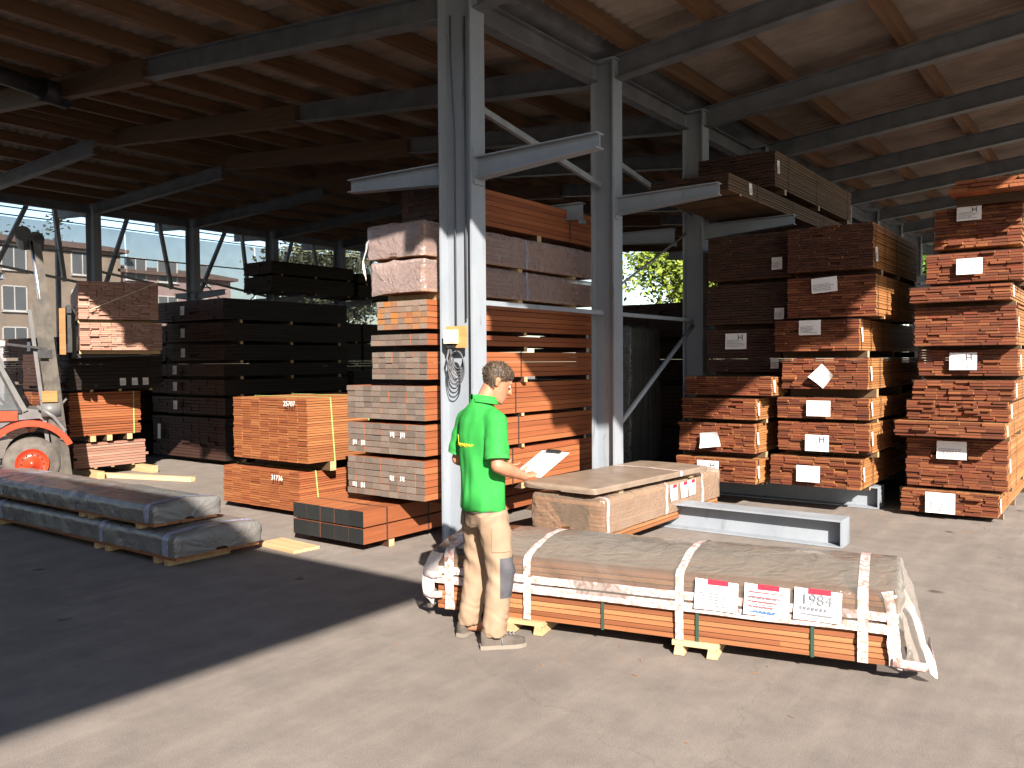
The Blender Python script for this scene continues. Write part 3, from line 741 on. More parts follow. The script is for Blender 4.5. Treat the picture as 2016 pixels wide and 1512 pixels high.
def tape_band(parent, L, W, zl, zt, r, bulge, x, w_, seed, mat, off=.012, amp=.006, zlow=None, slant=0):
    m = wrap_shell(L, W, zl if zlow is None else zlow, zt, r, bulge, off, amp, seed, x, x+w_, 2, False)
    if slant:
        m.v = [(a+slant*(b/W), b, c) for a, b, c in m.v]
    m.build('tape', mat, parent, True)

def wrapped(label, loc, rotz, L, W, zb, zt, film, nz, boards, seed, group, tapes=(), tmat=None, amp=.012, r=.05, bulge=.02, zl=None, mats=None, bear=True, hb=.09, side_n=(1, 1)):
    """pack of boards lying along local X under a film; zb..zt heights over its base"""
    root = thing('wrapped_pack', label, 'wrapped timber pack', loc, rotz, group)
    th = (zt-zb-.018)/nz; rng = random.Random(seed)
    mats = mats or M['red_side_x']; c = {}
    for k in range(nz):
        parts = rng.choice(side_n); nY = boards
        for i in range(nY):
            if 0 < i < nY-1 and 0 < k < nz-1: continue              # heart of the pack, never seen
            cuts = [0]+sorted(rng.uniform(.2, .8)*L for _ in range(parts-1))+[L]
            for a, b in zip(cuts[:-1], cuts[1:]):
                bw = W/nY; key = (round(b-a, 2), 1)
                if key not in c:
                    q = MB(); q.box(0, round(b-a, 2)-.005, .002, bw-.002, 0, th*.84); c[key] = q.mesh('plank', mats)
                put('plank', c[key], root, False, (a+rng.uniform(-.012, .012), i*bw+rng.uniform(-.004, .004), zb+k*th))
    sh = wrap_shell(L, W, zb if zl is None else zl, zt, r, bulge, .019, amp, seed)
    sh.build('film', film, root, True)
    for t in tapes:
        x_, w_ = t[:2]; tape_band(root, L, W, zb if zl is None else zl, zt, r, bulge, x_, w_, seed, tmat or M['tape'], .021, amp, t[2] if len(t) > 2 else None, t[3] if len(t) > 3 else 0)
    return root

# -- W1: the big pack in front of the man
W1L, W1W = 2.90, .92
a1 = R(12.3)
w1 = wrapped('big plastic wrapped pack of orange boards with white tape beside the standing man', (-3.866, 4.342, 0), a1, W1L, W1W, .095, .50, M['film'], 12, 6, 3.3,
             'packs wrapped in clear film and tape', [(.66, .05, .10), (1.67, .05, .10), (2.70, .055, .10), (.07, .07, .10)], M['tape'], .013, .055, .055, .31, M['red_side_x'], side_n=(1, 1, 2, 2))
for zz, hh in ((.345, .05), (.275, .055)):
    m = MB(); n = 40
    vs = []
    for i in range(n+1):
        x = -.01+(W1L+.02)*i/n; d = -.0275-.004*math.sin(x*9)-.003*noise.noise(Vector((x*4, zz*30, 0)))
        for q in (0, hh): vs.append((x, d, zz+q+.004*noise.noise(Vector((x*2, 0, zz*9)))))
    m.add(vs, [(2*i, 2*i+2, 2*i+3, 2*i+1) for i in range(n)]); m.build('tape', M['tape'], w1, True)
for x in (.45, 1.19, 1.79, 2.45):
    m = MB(); m.box(x, x+.02, -.010, -.007, .09, .30); m.build('strap', M['dark_strap'], w1)
for x in (.53, 1.66):                       # pine bearers with cut-out feet
    m = MB()
    m.box(x-.01, x+.27, -.03, W1W+.02, .062, .092)
    for q in (0, .2):
        m.prism([(x+q, .004), (x+q+.065, .004), (x+q+.055, .0618), (x+q+.01, .0618)], -.032, W1W+.018)
    m.build('bearer', M['pale_wood'], w1)
for k, (x, zc) in enumerate(((1.90, .395), (2.19, .395), (2.47, .40))):
    o = paper(w1, x+.02, -.034, zc, .255, .18, None, R(2), .1, lines=(k != 2))
    m = MB(); m.box(-.05, .07, -.0125, -.0105, .065, .095); m.build('red_sticker', M['red_print'], o)
    if k == 1:
        m = MB(); m.box(-.11, .05, -.0125, -.0105, -.075, -.066); m.build('print', M['blue_print'], o)
        m = MB()
        for q in range(4): m.box(-.10, .10-.02*q, -.0125, -.0105, .045-.028*q, .049-.028*q)
        m.build('print', M['red_print'], o)
    if k == 2:
        put('print', text_mesh('1984', .085, M['ink_soft'], .0006), o, False, (-.005, -.013, .03), (R(90), 0, 0))
        m = MB()
        for q in range(7): m.box(-.095+.022*q, -.082+.022*q, -.0125, -.0105, -.03, -.012)
        m.box(-.095, .08, -.0125, -.0105, -.058, -.05)
        m.build('print', M['ink_soft'], o)
# loose film and bunched tape at both ends
def flap(parent, pts_a, pts_b, seed, mat, n=16, name='loose_film'):
    m = MB(); vs = []
    for i in range(n+1):
        t = i/n
        def at(P):
            f = t*(len(P)-1); k = min(int(f), len(P)-2); return Vector(P[k]).lerp(Vector(P[k+1]), f-k)
        A, B = at(pts_a), at(pts_b)
        for j in range(7):
            p = A.lerp(B, j/6); q = noise.noise_vector(p*9+Vector((seed, 0, 0)))*.018+noise.noise_vector(p*23)*.006
            vs.append(p+q)
    m.add(vs, [(7*i+j, 7*i+7+j, 7*i+8+j, 7*i+1+j) for i in range(n) for j in range(6)])
    m.build(name, mat, parent, True)
flap(w1, [(2.820, -.015, .515), (2.850, -.03, .32), (2.860, -.035, .095)], [(2.880, -.01, .51), (2.910, -.03, .32), (2.930, -.03, .09)], 1, M['tape'], name='tape')
flap(w1, [(2.880, -.01, .52), (2.930, -.02, .33), (2.950, -.03, .10)], [(2.920, .30, .53), (3.010, .16, .33), (3.080, .10, .06)], 5, M['film_end'])
flap(w1, [(2.910, .25, .53), (2.980, .20, .35), (3.060, .10, .10)], [(2.930, .88, .52), (3.010, .88, .33), (3.060, .88, .08)], 11, M['film_end'])
flap(w1, [(2.950, .0, .44), (3.010, .0, .30), (3.070, .0, .09)], [(2.970, .05, .44), (3.040, .06, .30), (3.110, .06, .05)], 14, M['white_film'])
flap(w1, [(-.02, -.02, .50), (-.06, -.03, .30), (-.04, -.03, .11)], [(-.05, .86, .53), (-.14, .86, .32), (-.10, .86, .10)], 2, M['film_end'])
flap(w1, [(-.02, -.035, .50), (-.10, -.04, .36), (-.09, -.04, .18)], [(.07, -.04, .50), (.0, -.045, .34), (-.01, -.045, .12)], 9, M['white_film'])
for zz in (.34, .20):
    m = MB(); m.tube([(-.11, .5, zz), (-.13, .2, zz-.01), (-.09, -.04, zz), (-.02, -.055, zz-.005), (.05, -.03, zz)], [(.004, .024)]*5, 8); m.build('tape', M['tape'], w1, True)
m = MB(); m.tube([(2.880, -.045, .13), (3.040, -.02, .115), (3.090, .1, .10), (3.080, .5, .11)], [(.006, .026)]*4, 8); m.build('tape', M['tape'], w1, True)

# -- W2: wrapped pack behind the man, and the flat covered pack on it
w2 = wrapped('wrapped pack lying away from the man behind the big one, three papers on its side', (-3.93, 6.72, 0), R(90), 2.68, .78, .10, .50, M['film_brown'], 10, 5, 8.1,
             'packs wrapped in clear film and tape', [(.02, .045), (1.25, .05), (2.15, .05)], M['tape'], .012, .05, .015, .19, M['red_side_x'])
# (local X of this pack runs along world +Y, local Y along world -X: its shown side is local y=0)
for k, x in enumerate((1.42, 1.68, 1.88)):
    o = paper(w2, x, -.03, .40, .17, .17, None, 0, .05)
    m = MB(); m.box(-.03, .06, -.0125, -.0105, .05, .085); m.build('red_sticker', M['red_print'], o)
for x in (.3, 1.75):
    m = MB(); m.box(x, x+.25, -.01, .77, .07, .0985)
    for q in (0, .18): m.box(x+q, x+q+.07, -.012, .768, .003, .0698)
    m.build('bearer', M['pale_wood'], w2)
w2b = wrapped('flat pack under a taut grey-brown cover lying on the wrapped pack behind the man', (-3.985, 6.66, .565), R(86), 2.15, .83, .0, .035, M['tarp'], 2, 5, 4.4,
              'packs wrapped in clear film and tape', [(1.55, .06)], M['tape'], .003, .012, .006, .0, M['pale_wood'])
for x in (.45, 1.85):
    m = MB(); m.box(x, x+.08, 0.03, .80, -.048, -.004); m.build('bearer', M['pale_wood'], w2b)

# -- W3/W4: grey wrapped packs in the shade
w3 = wrapped('lower grey wrapped pack in the shade on the asphalt, under a second one', (-10.6, 4.12, 0), 0, 3.86, .88, .06, .275, M['film_dark'], 6, 5, 6.2, 'grey wrapped packs in the shade',
             [(.42, .07), (2.62, .06), (3.70, .09)], M['tape_blue'], .014, .06, .02, .10, M['red_side_x'])
w4 = wrapped('upper grey wrapped pack in the shade, resting on the lower one', (-10.9, 4.10, .335), 0, 3.86, .66, .0, .175, M['film_dark'], 5, 5, 7.7, 'grey wrapped packs in the shade',
             [(.62, .09), (2.45, .035), (3.74, .07)], M['tape_blue'], .014, .06, .02, .03, M['red_side_x'])
for r_, zlo, zhi, xs in ((w3, .004, .058, (.3, 2.45, 2.65, 3.5, 3.68)), (w4, -.042, -.003, (.4, 2.5, 2.68, 3.55))):
    for x in xs:
        m = MB(); m.box(x, x+.06, .0, .64, zlo, zhi); m.build('bearer', M['pale_wood'], r_)
# loose boards
lp = MB(); lp.box(0, 1.75, -.05, .05, .002, .07); o = lp.build('loose_board', M['pale_wood'], None, loc=(-13.2, 6.85, 0), rot=(0, 0, R(17)))
tag(o, 'single yellow board lying on the sunlit asphalt near the forklift', 'board')
lp = MB(); lp.box(0, .62, 0, .30, .002, .03); o = lp.build('loose_board', M['pale_wood'], None, loc=(-6.95, 5.12, 0), rot=(0, 0, R(-4)))
tag(o, 'short pale board on the asphalt beside the flat red pack', 'board')

# -- wrapped packs in the stack by the post (lying along Y): the shown faces are the near end and the +X side
def wrapped_y(label, x, y, z, zb, seed, nz):
    W = x[1]-x[0]; L = y[1]-y[0]
    r_ = wrapped(label, (x[1], y[0], zb), R(90), L, W, z[0]-zb, z[1]-zb, M['film_pink'], nz, 6, seed, 'hazy wrapped packs by the first post', [(1.62, .035)], M['tape_blue'], .012, .02, .006, None, M['red_side_x'])
    for q in (.2, 1.5, 2.6):
        m = MB(); m.box(q, q+.08, 0, W, .002, z[0]-zb-.003); m.build('bearer', M['pale_wood'], r_)
    return r_
h1 = wrapped_y('lower hazy plastic wrapped pack high in the stack by the first post', (-6.05, -5.37), (5.88, 8.95), (2.47, 2.755), 2.40, 1.7, 6)
h2 = wrapped_y('upper hazy plastic wrapped pack with a torn white flap, high in the stack', (-6.10, -5.37), (5.88, 8.95), (2.81, 3.12), 2.755, 5.9, 6)
flap(h2, [(-.03, .64, .32), (-.04, .74, .2), (-.03, .76, .05)], [(-.035, .72, .2), (-.05, .78, -.02), (-.04, .75, -.14)], 3, M['white_film'])
flap(h2, [(3.07, .02, .36), (3.10, .02, .1), (3.08, .0, -.2)], [(3.16, .03, .34), (3.15, .04, .1), (3.17, .02, -.35)], 4, M['white_film'])
flap(h1, [(-.03, .0, .36), (-.04, .02, .2), (-.03, .0, .08)], [(-.02, .67, .36), (-.035, .66, .2), (-.03, .67, .06)], 7, M['film_pink'])
flap(h2, [(-.03, .0, .37), (-.04, .02, .2), (-.03, .0, .07)], [(-.02, .70, .37), (-.035, .70, .2), (-.03, .70, .06)], 8, M['film_pink'])

# ------------------------------------------------------------------ shaded packs at the back
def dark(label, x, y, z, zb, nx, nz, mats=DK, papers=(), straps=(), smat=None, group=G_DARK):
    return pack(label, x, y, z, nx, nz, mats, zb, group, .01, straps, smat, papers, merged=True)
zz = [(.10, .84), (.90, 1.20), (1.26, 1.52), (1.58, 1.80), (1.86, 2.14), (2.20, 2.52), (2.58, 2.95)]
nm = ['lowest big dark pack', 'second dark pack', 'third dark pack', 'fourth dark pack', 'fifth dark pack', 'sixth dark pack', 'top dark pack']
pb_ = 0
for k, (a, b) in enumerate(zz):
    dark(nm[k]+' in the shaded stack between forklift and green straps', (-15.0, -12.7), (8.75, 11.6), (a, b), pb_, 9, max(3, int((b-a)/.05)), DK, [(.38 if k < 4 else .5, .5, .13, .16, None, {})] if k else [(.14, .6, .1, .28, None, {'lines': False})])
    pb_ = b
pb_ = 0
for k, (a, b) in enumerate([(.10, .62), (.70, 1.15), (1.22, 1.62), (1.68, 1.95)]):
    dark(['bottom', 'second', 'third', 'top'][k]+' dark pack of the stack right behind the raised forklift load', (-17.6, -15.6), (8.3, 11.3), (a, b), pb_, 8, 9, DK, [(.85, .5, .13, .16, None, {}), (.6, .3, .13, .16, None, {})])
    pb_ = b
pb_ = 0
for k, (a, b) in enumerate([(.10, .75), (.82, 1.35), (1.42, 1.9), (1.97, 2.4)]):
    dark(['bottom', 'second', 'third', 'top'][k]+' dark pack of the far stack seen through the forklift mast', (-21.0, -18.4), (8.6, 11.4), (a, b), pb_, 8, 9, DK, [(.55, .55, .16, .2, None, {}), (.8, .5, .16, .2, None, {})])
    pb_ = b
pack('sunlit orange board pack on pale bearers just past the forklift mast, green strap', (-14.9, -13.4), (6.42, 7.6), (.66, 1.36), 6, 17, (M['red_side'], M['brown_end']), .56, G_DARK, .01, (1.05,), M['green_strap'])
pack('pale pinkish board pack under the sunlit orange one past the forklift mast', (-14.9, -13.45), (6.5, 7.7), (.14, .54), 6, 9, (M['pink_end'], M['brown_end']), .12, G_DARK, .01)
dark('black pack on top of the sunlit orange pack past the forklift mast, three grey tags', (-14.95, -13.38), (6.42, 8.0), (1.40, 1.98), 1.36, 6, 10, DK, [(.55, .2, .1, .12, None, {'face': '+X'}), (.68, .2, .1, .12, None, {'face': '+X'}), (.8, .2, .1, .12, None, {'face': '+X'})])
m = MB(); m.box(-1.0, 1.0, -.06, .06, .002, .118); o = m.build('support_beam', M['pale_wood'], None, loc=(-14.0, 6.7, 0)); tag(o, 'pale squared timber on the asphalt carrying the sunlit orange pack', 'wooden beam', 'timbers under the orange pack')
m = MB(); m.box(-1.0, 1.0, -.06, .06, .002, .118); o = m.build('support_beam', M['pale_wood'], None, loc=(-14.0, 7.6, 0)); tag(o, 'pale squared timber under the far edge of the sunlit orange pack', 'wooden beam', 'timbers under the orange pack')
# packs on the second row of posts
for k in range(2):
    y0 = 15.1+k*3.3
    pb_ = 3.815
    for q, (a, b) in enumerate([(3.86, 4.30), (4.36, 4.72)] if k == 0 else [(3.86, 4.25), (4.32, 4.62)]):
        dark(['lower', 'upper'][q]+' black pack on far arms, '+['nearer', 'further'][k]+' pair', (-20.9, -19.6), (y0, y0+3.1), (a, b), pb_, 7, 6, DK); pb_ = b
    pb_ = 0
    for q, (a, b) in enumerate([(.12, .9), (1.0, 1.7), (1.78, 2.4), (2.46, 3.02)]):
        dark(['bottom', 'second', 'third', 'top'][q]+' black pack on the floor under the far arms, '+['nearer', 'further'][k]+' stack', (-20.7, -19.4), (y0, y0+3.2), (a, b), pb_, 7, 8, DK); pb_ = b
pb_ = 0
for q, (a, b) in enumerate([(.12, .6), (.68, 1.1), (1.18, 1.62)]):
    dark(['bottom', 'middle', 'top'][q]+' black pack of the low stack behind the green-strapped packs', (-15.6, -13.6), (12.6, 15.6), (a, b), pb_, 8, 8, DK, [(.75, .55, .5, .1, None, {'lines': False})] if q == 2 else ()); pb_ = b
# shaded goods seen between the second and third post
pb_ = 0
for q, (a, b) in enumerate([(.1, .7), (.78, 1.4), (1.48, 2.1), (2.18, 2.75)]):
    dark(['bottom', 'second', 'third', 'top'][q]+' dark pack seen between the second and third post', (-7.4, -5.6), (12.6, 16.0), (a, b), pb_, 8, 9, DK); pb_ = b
ww = wrapped('shaded grey wrapped pile standing behind the diagonal tube brace', (-6.3, 11.6, .0), R(90), 1.0, .95, .1, 2.3, M['film_dark'], 12, 4, 9.4, G_DARK, (), None, .03, .06, .05, .1, M['shade_wood'])
m = MB(); m.box(.1, .9, .05, .9, .002, .097); m.build('pallet_base', M['pale_wood'], ww)
rp = thing('rack_post', 'dark steel post with two short arms between the two right-hand stacks', 'rack post', (-2.25, 13.45, 0))
m = MB(); m.box(-.07, .07, -.09, -.08, 0, 3.7); m.box(-.07, .07, .08, .09, 0, 3.7); m.box(-.005, .005, -.08, .08, 0, 3.7); m.build('upright', M['steel_galv'], rp)
for z in (2.72, 2.95):
    m = MB(); m.box(.071, .5, -.05, .05, z, z+.09); m.build('arm', M['steel_galv'], rp)
pb_ = 0
for q, (a, b) in enumerate([(.1, .8), (.88, 1.5), (1.58, 2.25)]):
    dark(['bottom', 'middle', 'top'][q]+' dark pack in the gap behind the outer stack', (-2.0, -.7), (14.2, 17.0), (a, b), pb_, 7, 8, (M['red_side'], M['shade_end'])); pb_ = b

# ------------------------------------------------------------------ forklift
fk = thing('forklift', 'orange-red forklift at the picture edge carrying two board packs on its raised mast', 'forklift', (-12.75, 5.55, 0), R(-24))
# local: +Y forward, +X towards the viewer
def fpart(name, mb, mat, smooth=False, parent=fk): return mb.build(name, mat, parent, smooth)
def arc(cy, cz, r, a0, a1, n): return [(cy+r*math.cos(R(a0+(a1-a0)*i/n)), cz+r*math.sin(R(a0+(a1-a0)*i/n))) for i in range(n+1)]
m = MB(); m.prism([(-2.3, .45), (-.55, .45), (-.55, .62), (-.45, .85), (-.2, 1.0), (.12, 1.02), (.25, .95), (.25, 1.12), (-.1, 1.18), (-2.3, 1.22)][::1], -1.25, -.14, axis='X')
fpart('body', m, M['truck_grey'])
m = MB(); m.box(-1.25, -.10, -2.3, -.15, 1.0, 1.14); fpart('side_band', m, M['truck_red'])
m = MB()
o_, i_ = arc(0, .40, .60, 25, 178, 18), arc(0, .40, .52, 25, 178, 18)
m.prism(o_+i_[::-1], -.42, .06, axis='X'); fpart('fender', m, M['truck_red'], False)
m = MB(); m.prism([(-2.9, .3), (-2.25, .3), (-2.25, 1.5), (-2.6, 1.55), (-2.9, 1.2)], -1.25, -.12, axis='X'); fpart('counterweight', m, M['truck_red'])
def wheel(x, y, r, wdt):
    prof = [(0, r*.55), (.02, r*.62), (.03, r*.85), (.05, r*.96), (.09, r), (wdt-.09, r), (wdt-.05, r*.96), (wdt-.02, r*.8), (wdt, r*.55)]
    n = 36; mb = MB(); vs = []
    for a in range(n):
        t = 2*math.pi*a/n
        for px_, pr in prof: vs.append((x-px_, y+pr*math.cos(t), r+.002+pr*math.sin(t)))
    k = len(prof); mb.add(vs, [(a*k+j, a*k+j+1, ((a+1) % n)*k+j+1, ((a+1) % n)*k+j) for a in range(n) for j in range(k-1)])
    wo = mb.build('tyre', M['rubber'], fk, True)
    h = MB(); ri = r*.56
    prof2 = [(-.012, ri*1.03), (.0, ri*.93), (.018, ri*.86), (.022, ri*.5), (-.01, ri*.44), (-.02, ri*.2), (-.035, ri*.18), (-.037, .001)]
    vs = []
    for a in range(n):
        t = 2*math.pi*a/n
        for px_, pr in prof2: vs.append((x-px_+.004, y+pr*math.cos(t), r+pr*math.sin(t)))
    k = len(prof2); h.add(vs, [(a*k+j, a*k+j+1, ((a+1) % n)*k+j+1, ((a+1) % n)*k+j) for a in range(n) for j in range(k-1)])
    rim = h.build('rim', M['truck_red'], fk, True)
    for a in range(12):
        t = 2*math.pi*a/12; bm_ = MB(); bm_.tube([(x-.02, y+ri*.67*math.cos(t), r+ri*.67*math.sin(t)), (x+.006, y+ri*.67*math.cos(t), r+ri*.67*math.sin(t))], .013, 6); bm_.build('wheel_bolt', M['black'], fk)
wheel(0.0, .02, .375, .28); wheel(-1.02, .02, .375, .28)
m = MB()
fpart('axle', MB().tube([(-1.2, .02, .41), (-.2, .02, .41)], .07, 10), M['black'], True)
# mast: outer and inner rails, cylinders, cross members, chains
TILT = -.10
def rail(x, y, z0, z1, wx, wy, mat, name='mast_rail'):
    b = MB(); b.obox((x, y+TILT*z0, z0), (x, y+TILT*z1, z1), wx, wy, (0, 1, 0)); fpart(name, b, mat)
for x in (-.12, -1.05):
    rail(x, .40, .12, 2.75, .09, .12, M['mast']); rail(x+(.08 if x > -.5 else -.08), .50, .14, 3.72, .05, .10, M['mast'], 'inner_rail'); rail(x, .29, .3, 2.6, .035, .05, M['truck_grey'], 'hose_channel')
for x in (-.24, -.93):
    b = MB(); b.tube([(x, .42, .35), (x, .42+TILT*1.7, 2.0)], .05, 12); fpart('lift_cylinder', b, M['mast'], True)
    b = MB(); b.tube([(x, .42+TILT*1.7, 2.0), (x, .42+TILT*3.4, 3.6)], .028, 12); fpart('piston_rod', b, M['chrome'], True)
    b = MB(); b.obox((x, .33, 1.95), (x, .16, 3.6), .04, .012, (0, 1, 0)); fpart('lift_chain', b, M['black'])
for z in (.45, 1.35, 2.6):
    b = MB(); b.box(-1.0, -.17, .36+TILT*z, .46+TILT*z, z, z+.13); fpart('crossbar', b, M['mast'])
b = MB(); b.box(-1.12, .0, .0, .22, 3.60, 3.70); b.tube([(-1.12, -.03, 3.68), (.02, -.03, 3.68)], .11, 12); b.tube([(-1.1, .17, 3.62), (.0, .17, 3.62)], .07, 12); fpart('mast_head', b, M['black'])
b = MB()
for z in (1.98, 2.55): b.box(-1.25, .12, .50, .56, z, z+.12)
b.box(-1.22, -1.16, .505, .555, 2.10, 2.55); b.box(.02, .08, .505, .555, 2.10, 2.55)
fpart('fork_carriage', b, M['black'])
b = MB(); b.box(.0, .10, .40, .48, 1.95, 2.62); fpart('side_shift_plate', b, M['tan_side'])
for x in (-.25, -.95):
    b = MB(); b.prism([(.575, 1.90), (1.76, 1.93), (1.76, 1.945), (.63, 1.953), (.62, 2.66), (.575, 2.66)], x-.06, x+.06, axis='X'); fpart('fork', b, M['black'])
# cab
for (ya, za, yb, zb_) in ((-.05, 1.13, -.62, 2.35), (-1.75, 1.2, -1.65, 2.35)):
    for x in (-.16, -1.2):
        b = MB(); b.obox((x, ya, za), (x, yb, zb_), .07, .10, (1, 0, 0)); fpart('cab_pillar', b, M['truck_grey'])
b = MB()
for k in range(6): b.box(-1.24, -.12, -1.7+.2*k, -1.66+.2*k, 2.36, 2.41)
b.box(-1.24, -1.18, -1.75, -.58, 2.3405, 2.3595); b.box(-.18, -.12, -1.75, -.58, 2.3405, 2.3595)
fpart('overhead_guard', b, M['black'])
b = MB(); b.prism([(-.10, 1.15), (-.60, 2.3), (-1.55, 2.3), (-1.6, 1.15)], -.135, -.125, axis='X'); fpart('side_window', b, M['cab_glass'])
b = MB(); b.obox((-.12, -.10, 1.13), (-.12, -1.62, 1.13), .03, .05); b.obox((-.12, -.12, 1.15), (-.12, -.62, 2.3), .03, .05, (1, 0, 0)); fpart('window_seal', b, M['black'])
put('number_sticker', text_mesh('2', .16, M['blue_print']), fk, False, (-.118, -.42, 1.30), (R(90), 0, R(90)))
b = MB(); b.box(-.9, -.4, -1.5, -.95, 1.15, 1.3); b.box(-.9, -.4, -1.6, -1.48, 1.3, 1.85); fpart('seat', b, M['black'])
b = MB(); b.tube([(-.65+.17*math.cos(t), -.62+.10*math.sin(t), 1.62+.12*math.sin(t)) for t in [2*math.pi*q/16 for q in range(17)]], .014, 6); b.tube([(-.65, -.3, 1.2), (-.65, -.62, 1.62)], .02, 6); fpart('steering_wheel', b, M['black'], True)
b = MB(); b.tube([(-.05, -.62, 2.10), (-.05, -.45, 2.10)], .05, 12); fpart('head_lamp', b, M['red_print'], True)
b = MB(); b.tube([(-.05, -.45, 2.10), (-.05, -.28, 2.10)], .05, 12); fpart('head_lamp', b, M['frame_white'], True)
b = MB(); b.obox((-.05, -.26, 2.10), (-.05, .35, 2.02), .035, .035); b.box(-.1, 0, .12, .3, 1.9, 2.02); fpart('lamp_bracket', b, M['black'])
b = MB(); b.box(-.2, .0, .15, .4, 1.05, 1.24); b.tube([(-.05, .1, 1.2), (.02, .3, 1.05), (-.02, .45, .85), (.0, .4, .7)], .03, 8); b.tube([(-.1, .15, 1.3), (-.05, .35, 1.15), (-.05, .48, 1.3)], .018, 8); fpart('hydraulic_hoses', b, M['truck_grey'], True)
b = MB(); b.box(-.22, .01, .16, .36, 1.26, 1.42); fpart('valve_cover', b, M['tan_side'])

# load on the forks: boards lie across the truck (along X), their near ends show
FKM = Matrix.Translation((-12.75, 5.55, 0)) @ Matrix.Rotation(R(-24), 4, 'Z')
def load(label, z, zb, y0, y1, nz, x0, x1, mats):
    t = thing('timber_pack', label, 'timber pack', FKM @ Vector(((x0+x1)/2, (y0+y1)/2, zb)), R(-24), 'board packs carried by the forklift')
    L = x1-x0; W = y1-y0; th = (z[1]-z[0])/nz; rng = random.Random(label); c = {}
    for k in range(nz):
        n = rng.choice((7, 8, 9))
        for i in range(n):
            bw = W/n
            if n not in c:
                q = MB(); q.box(-L/2, L/2, .002-bw/2, bw/2-.002, 0, th*.9); c[n] = q.mesh('plank', mats)
            put('plank', c[n], t, False, (rng.uniform(-.02, .02)+(.03 if rng.random() < .08 else 0), -W/2+bw*(i+.5)+rng.uniform(-.003, .003), z[0]-zb+k*th))
    for q in (-L/2+.08, 0, L/2-.3):
        m = MB(); m.box(q, q+.08, -W/2, W/2, .002, z[0]-zb-.003); m.build('bearer', M['pale_wood'], t)
    return t
l1 = load('lower of the two pinkish board packs lifted on the forks, ragged ends', (2.015, 2.42), 1.957, .66, 1.78, 14, -3.1, .12, M['pink_end'])
l2 = load('upper of the two pinkish board packs lifted on the forks, yellow tie', (2.47, 3.03), 2.42, .65, 1.74, 17, -3.1, .10, M['pink_end'])
m = MB(); m.obox((1.68, -.40, .18), (1.68, .54, .62), .006, .016, (1, 0, 0)); m.build('strap', M['lamp_cream'], l2)
M['leafy'] = M['leaf_mid']

# ------------------------------------------------------------------ the man
def remesh(o, vox, smooth=4):
    md = o.modifiers.new('r', 'REMESH'); md.mode = 'VOXEL'; md.voxel_size = vox; md.use_smooth_shade = True
    sm = o.modifiers.new('s', 'SMOOTH'); sm.factor = .5; sm.iterations = smooth
    return evaluated(o)
def wrinkle(me, fn):
    n = len(me.vertices); co = [0.0]*(3*n); no = [0.0]*(3*n)
    me.vertices.foreach_get('co', co); me.vertices.foreach_get('normal', no)
    for i in range(n):
        p = Vector(co[3*i:3*i+3]); d = fn(p)
        for q in range(3): co[3*i+q] += no[3*i+q]*d
    me.vertices.foreach_set('co', co); me.update()

man = thing('person', 'man in a green polo shirt and khaki trousers reading a clipboard', 'person', (-3.32, 4.17, 0), R(-20))
# joints in local space: +y is where he faces, +x his right
HR, HL = (.095, 0, .90), (-.095, .01, .90)
KR, KL = (.122, .05, .48), (-.150, .045, .49)
AR, AL = (.128, -.005, .09), (-.172, -.005, .09)
SR, SL = (.175, -.01, 1.455), (-.175, -.01, 1.455)
ER, EL = (.245, -.045, 1.165), (-.235, -.045, 1.165)
WR, WL = (.195, .19, 1.075), (-.12, .19, 1.09)
HC = Vector((.045, .075, 1.665)); HM = Matrix.Rotation(R(-14), 4, 'Z') @ Matrix.Rotation(R(-26), 4, 'X')
def hx(p): return HC+HM @ Vector(p)
b = MB()
# torso, slimmer than the clothes
b.tube([(0, 0, .80), (0, 0, .92), (0, 0, 1.08), (0, -.005, 1.28), (0, -.01, 1.42), (0, -.005, 1.49), (0, 0, 1.53)],
       [(.12, .085), (.14, .098), (.130, .095), (.15, .10), (.145, .09), (.095, .075), (.05, .05)], 20)
b.blob([(0.0, -.012, 1.47), (.012, .01, 1.55), (.03, .045, 1.63)], [(.062, .062), (.058, .06), (.058, .06)], 16)
for h, k, a in ((HR, KR, AR), (HL, KL, AL)):
    b.blob([Vector(h)+Vector((0, 0, -.09)), Vector(h).lerp(Vector(k), .5), k, Vector(k).lerp(Vector(a), .35), a], [.074, .070, .055, .055, .036], 12)
    b.blob([(a[0], a[1], .07), (a[0], a[1]+.10, .045)], [.035, .035], 10)
for s_, e, wv in ((SR, ER, WR), (SL, EL, WL)):
    b.blob([Vector(s_)+Vector((-math.copysign(.02, s_[0]), 0, -.03)), Vector(s_).lerp(Vector(e), .5), e], [.048, .050, .042], 14)
    b.blob([e, Vector(e).lerp(Vector(wv), .3), Vector(e).lerp(Vector(wv), .75), wv], [.044, .047, .034, .028], 14)
# head
rings = [(-.116, .018, .082, .040), (-.106, .038, .096, .012), (-.085, .052, .098, -.020), (-.05, .062, .094, -.050), (-.01, .070, .090, -.080), (.025, .075, .092, -.095),
         (.055, .077, .091, -.100), (.080, .072, .080, -.093), (.100, .058, .060, -.076), (.114, .034, .032, -.045), (.118, .012, .005, -.02)]
vs = []; n = 24
for z, hw, yf, yb in rings:
    cy, ry = (yf+yb)/2, (yf-yb)/2
    for q in range(n):
        t = 2*math.pi*q/n; c_, s_ = math.cos(t), math.sin(t)
        vs.append(hx((hw*math.copysign(abs(c_)**.9, c_), cy+ry*math.copysign(abs(s_)**.9, s_), z)))
k = len(rings)
b.add(vs, [(i*n+q, i*n+(q+1) % n, (i+1)*n+(q+1) % n, (i+1)*n+q) for i in range(k-1) for q in range(n)]+[tuple(range(n-1, -1, -1)), tuple((k-1)*n+q for q in range(n))])
b.blob([hx((0, .088, .03)), hx((0, .104, .0)), hx((0, .114, -.022))], [.010, .012, .015], 10)
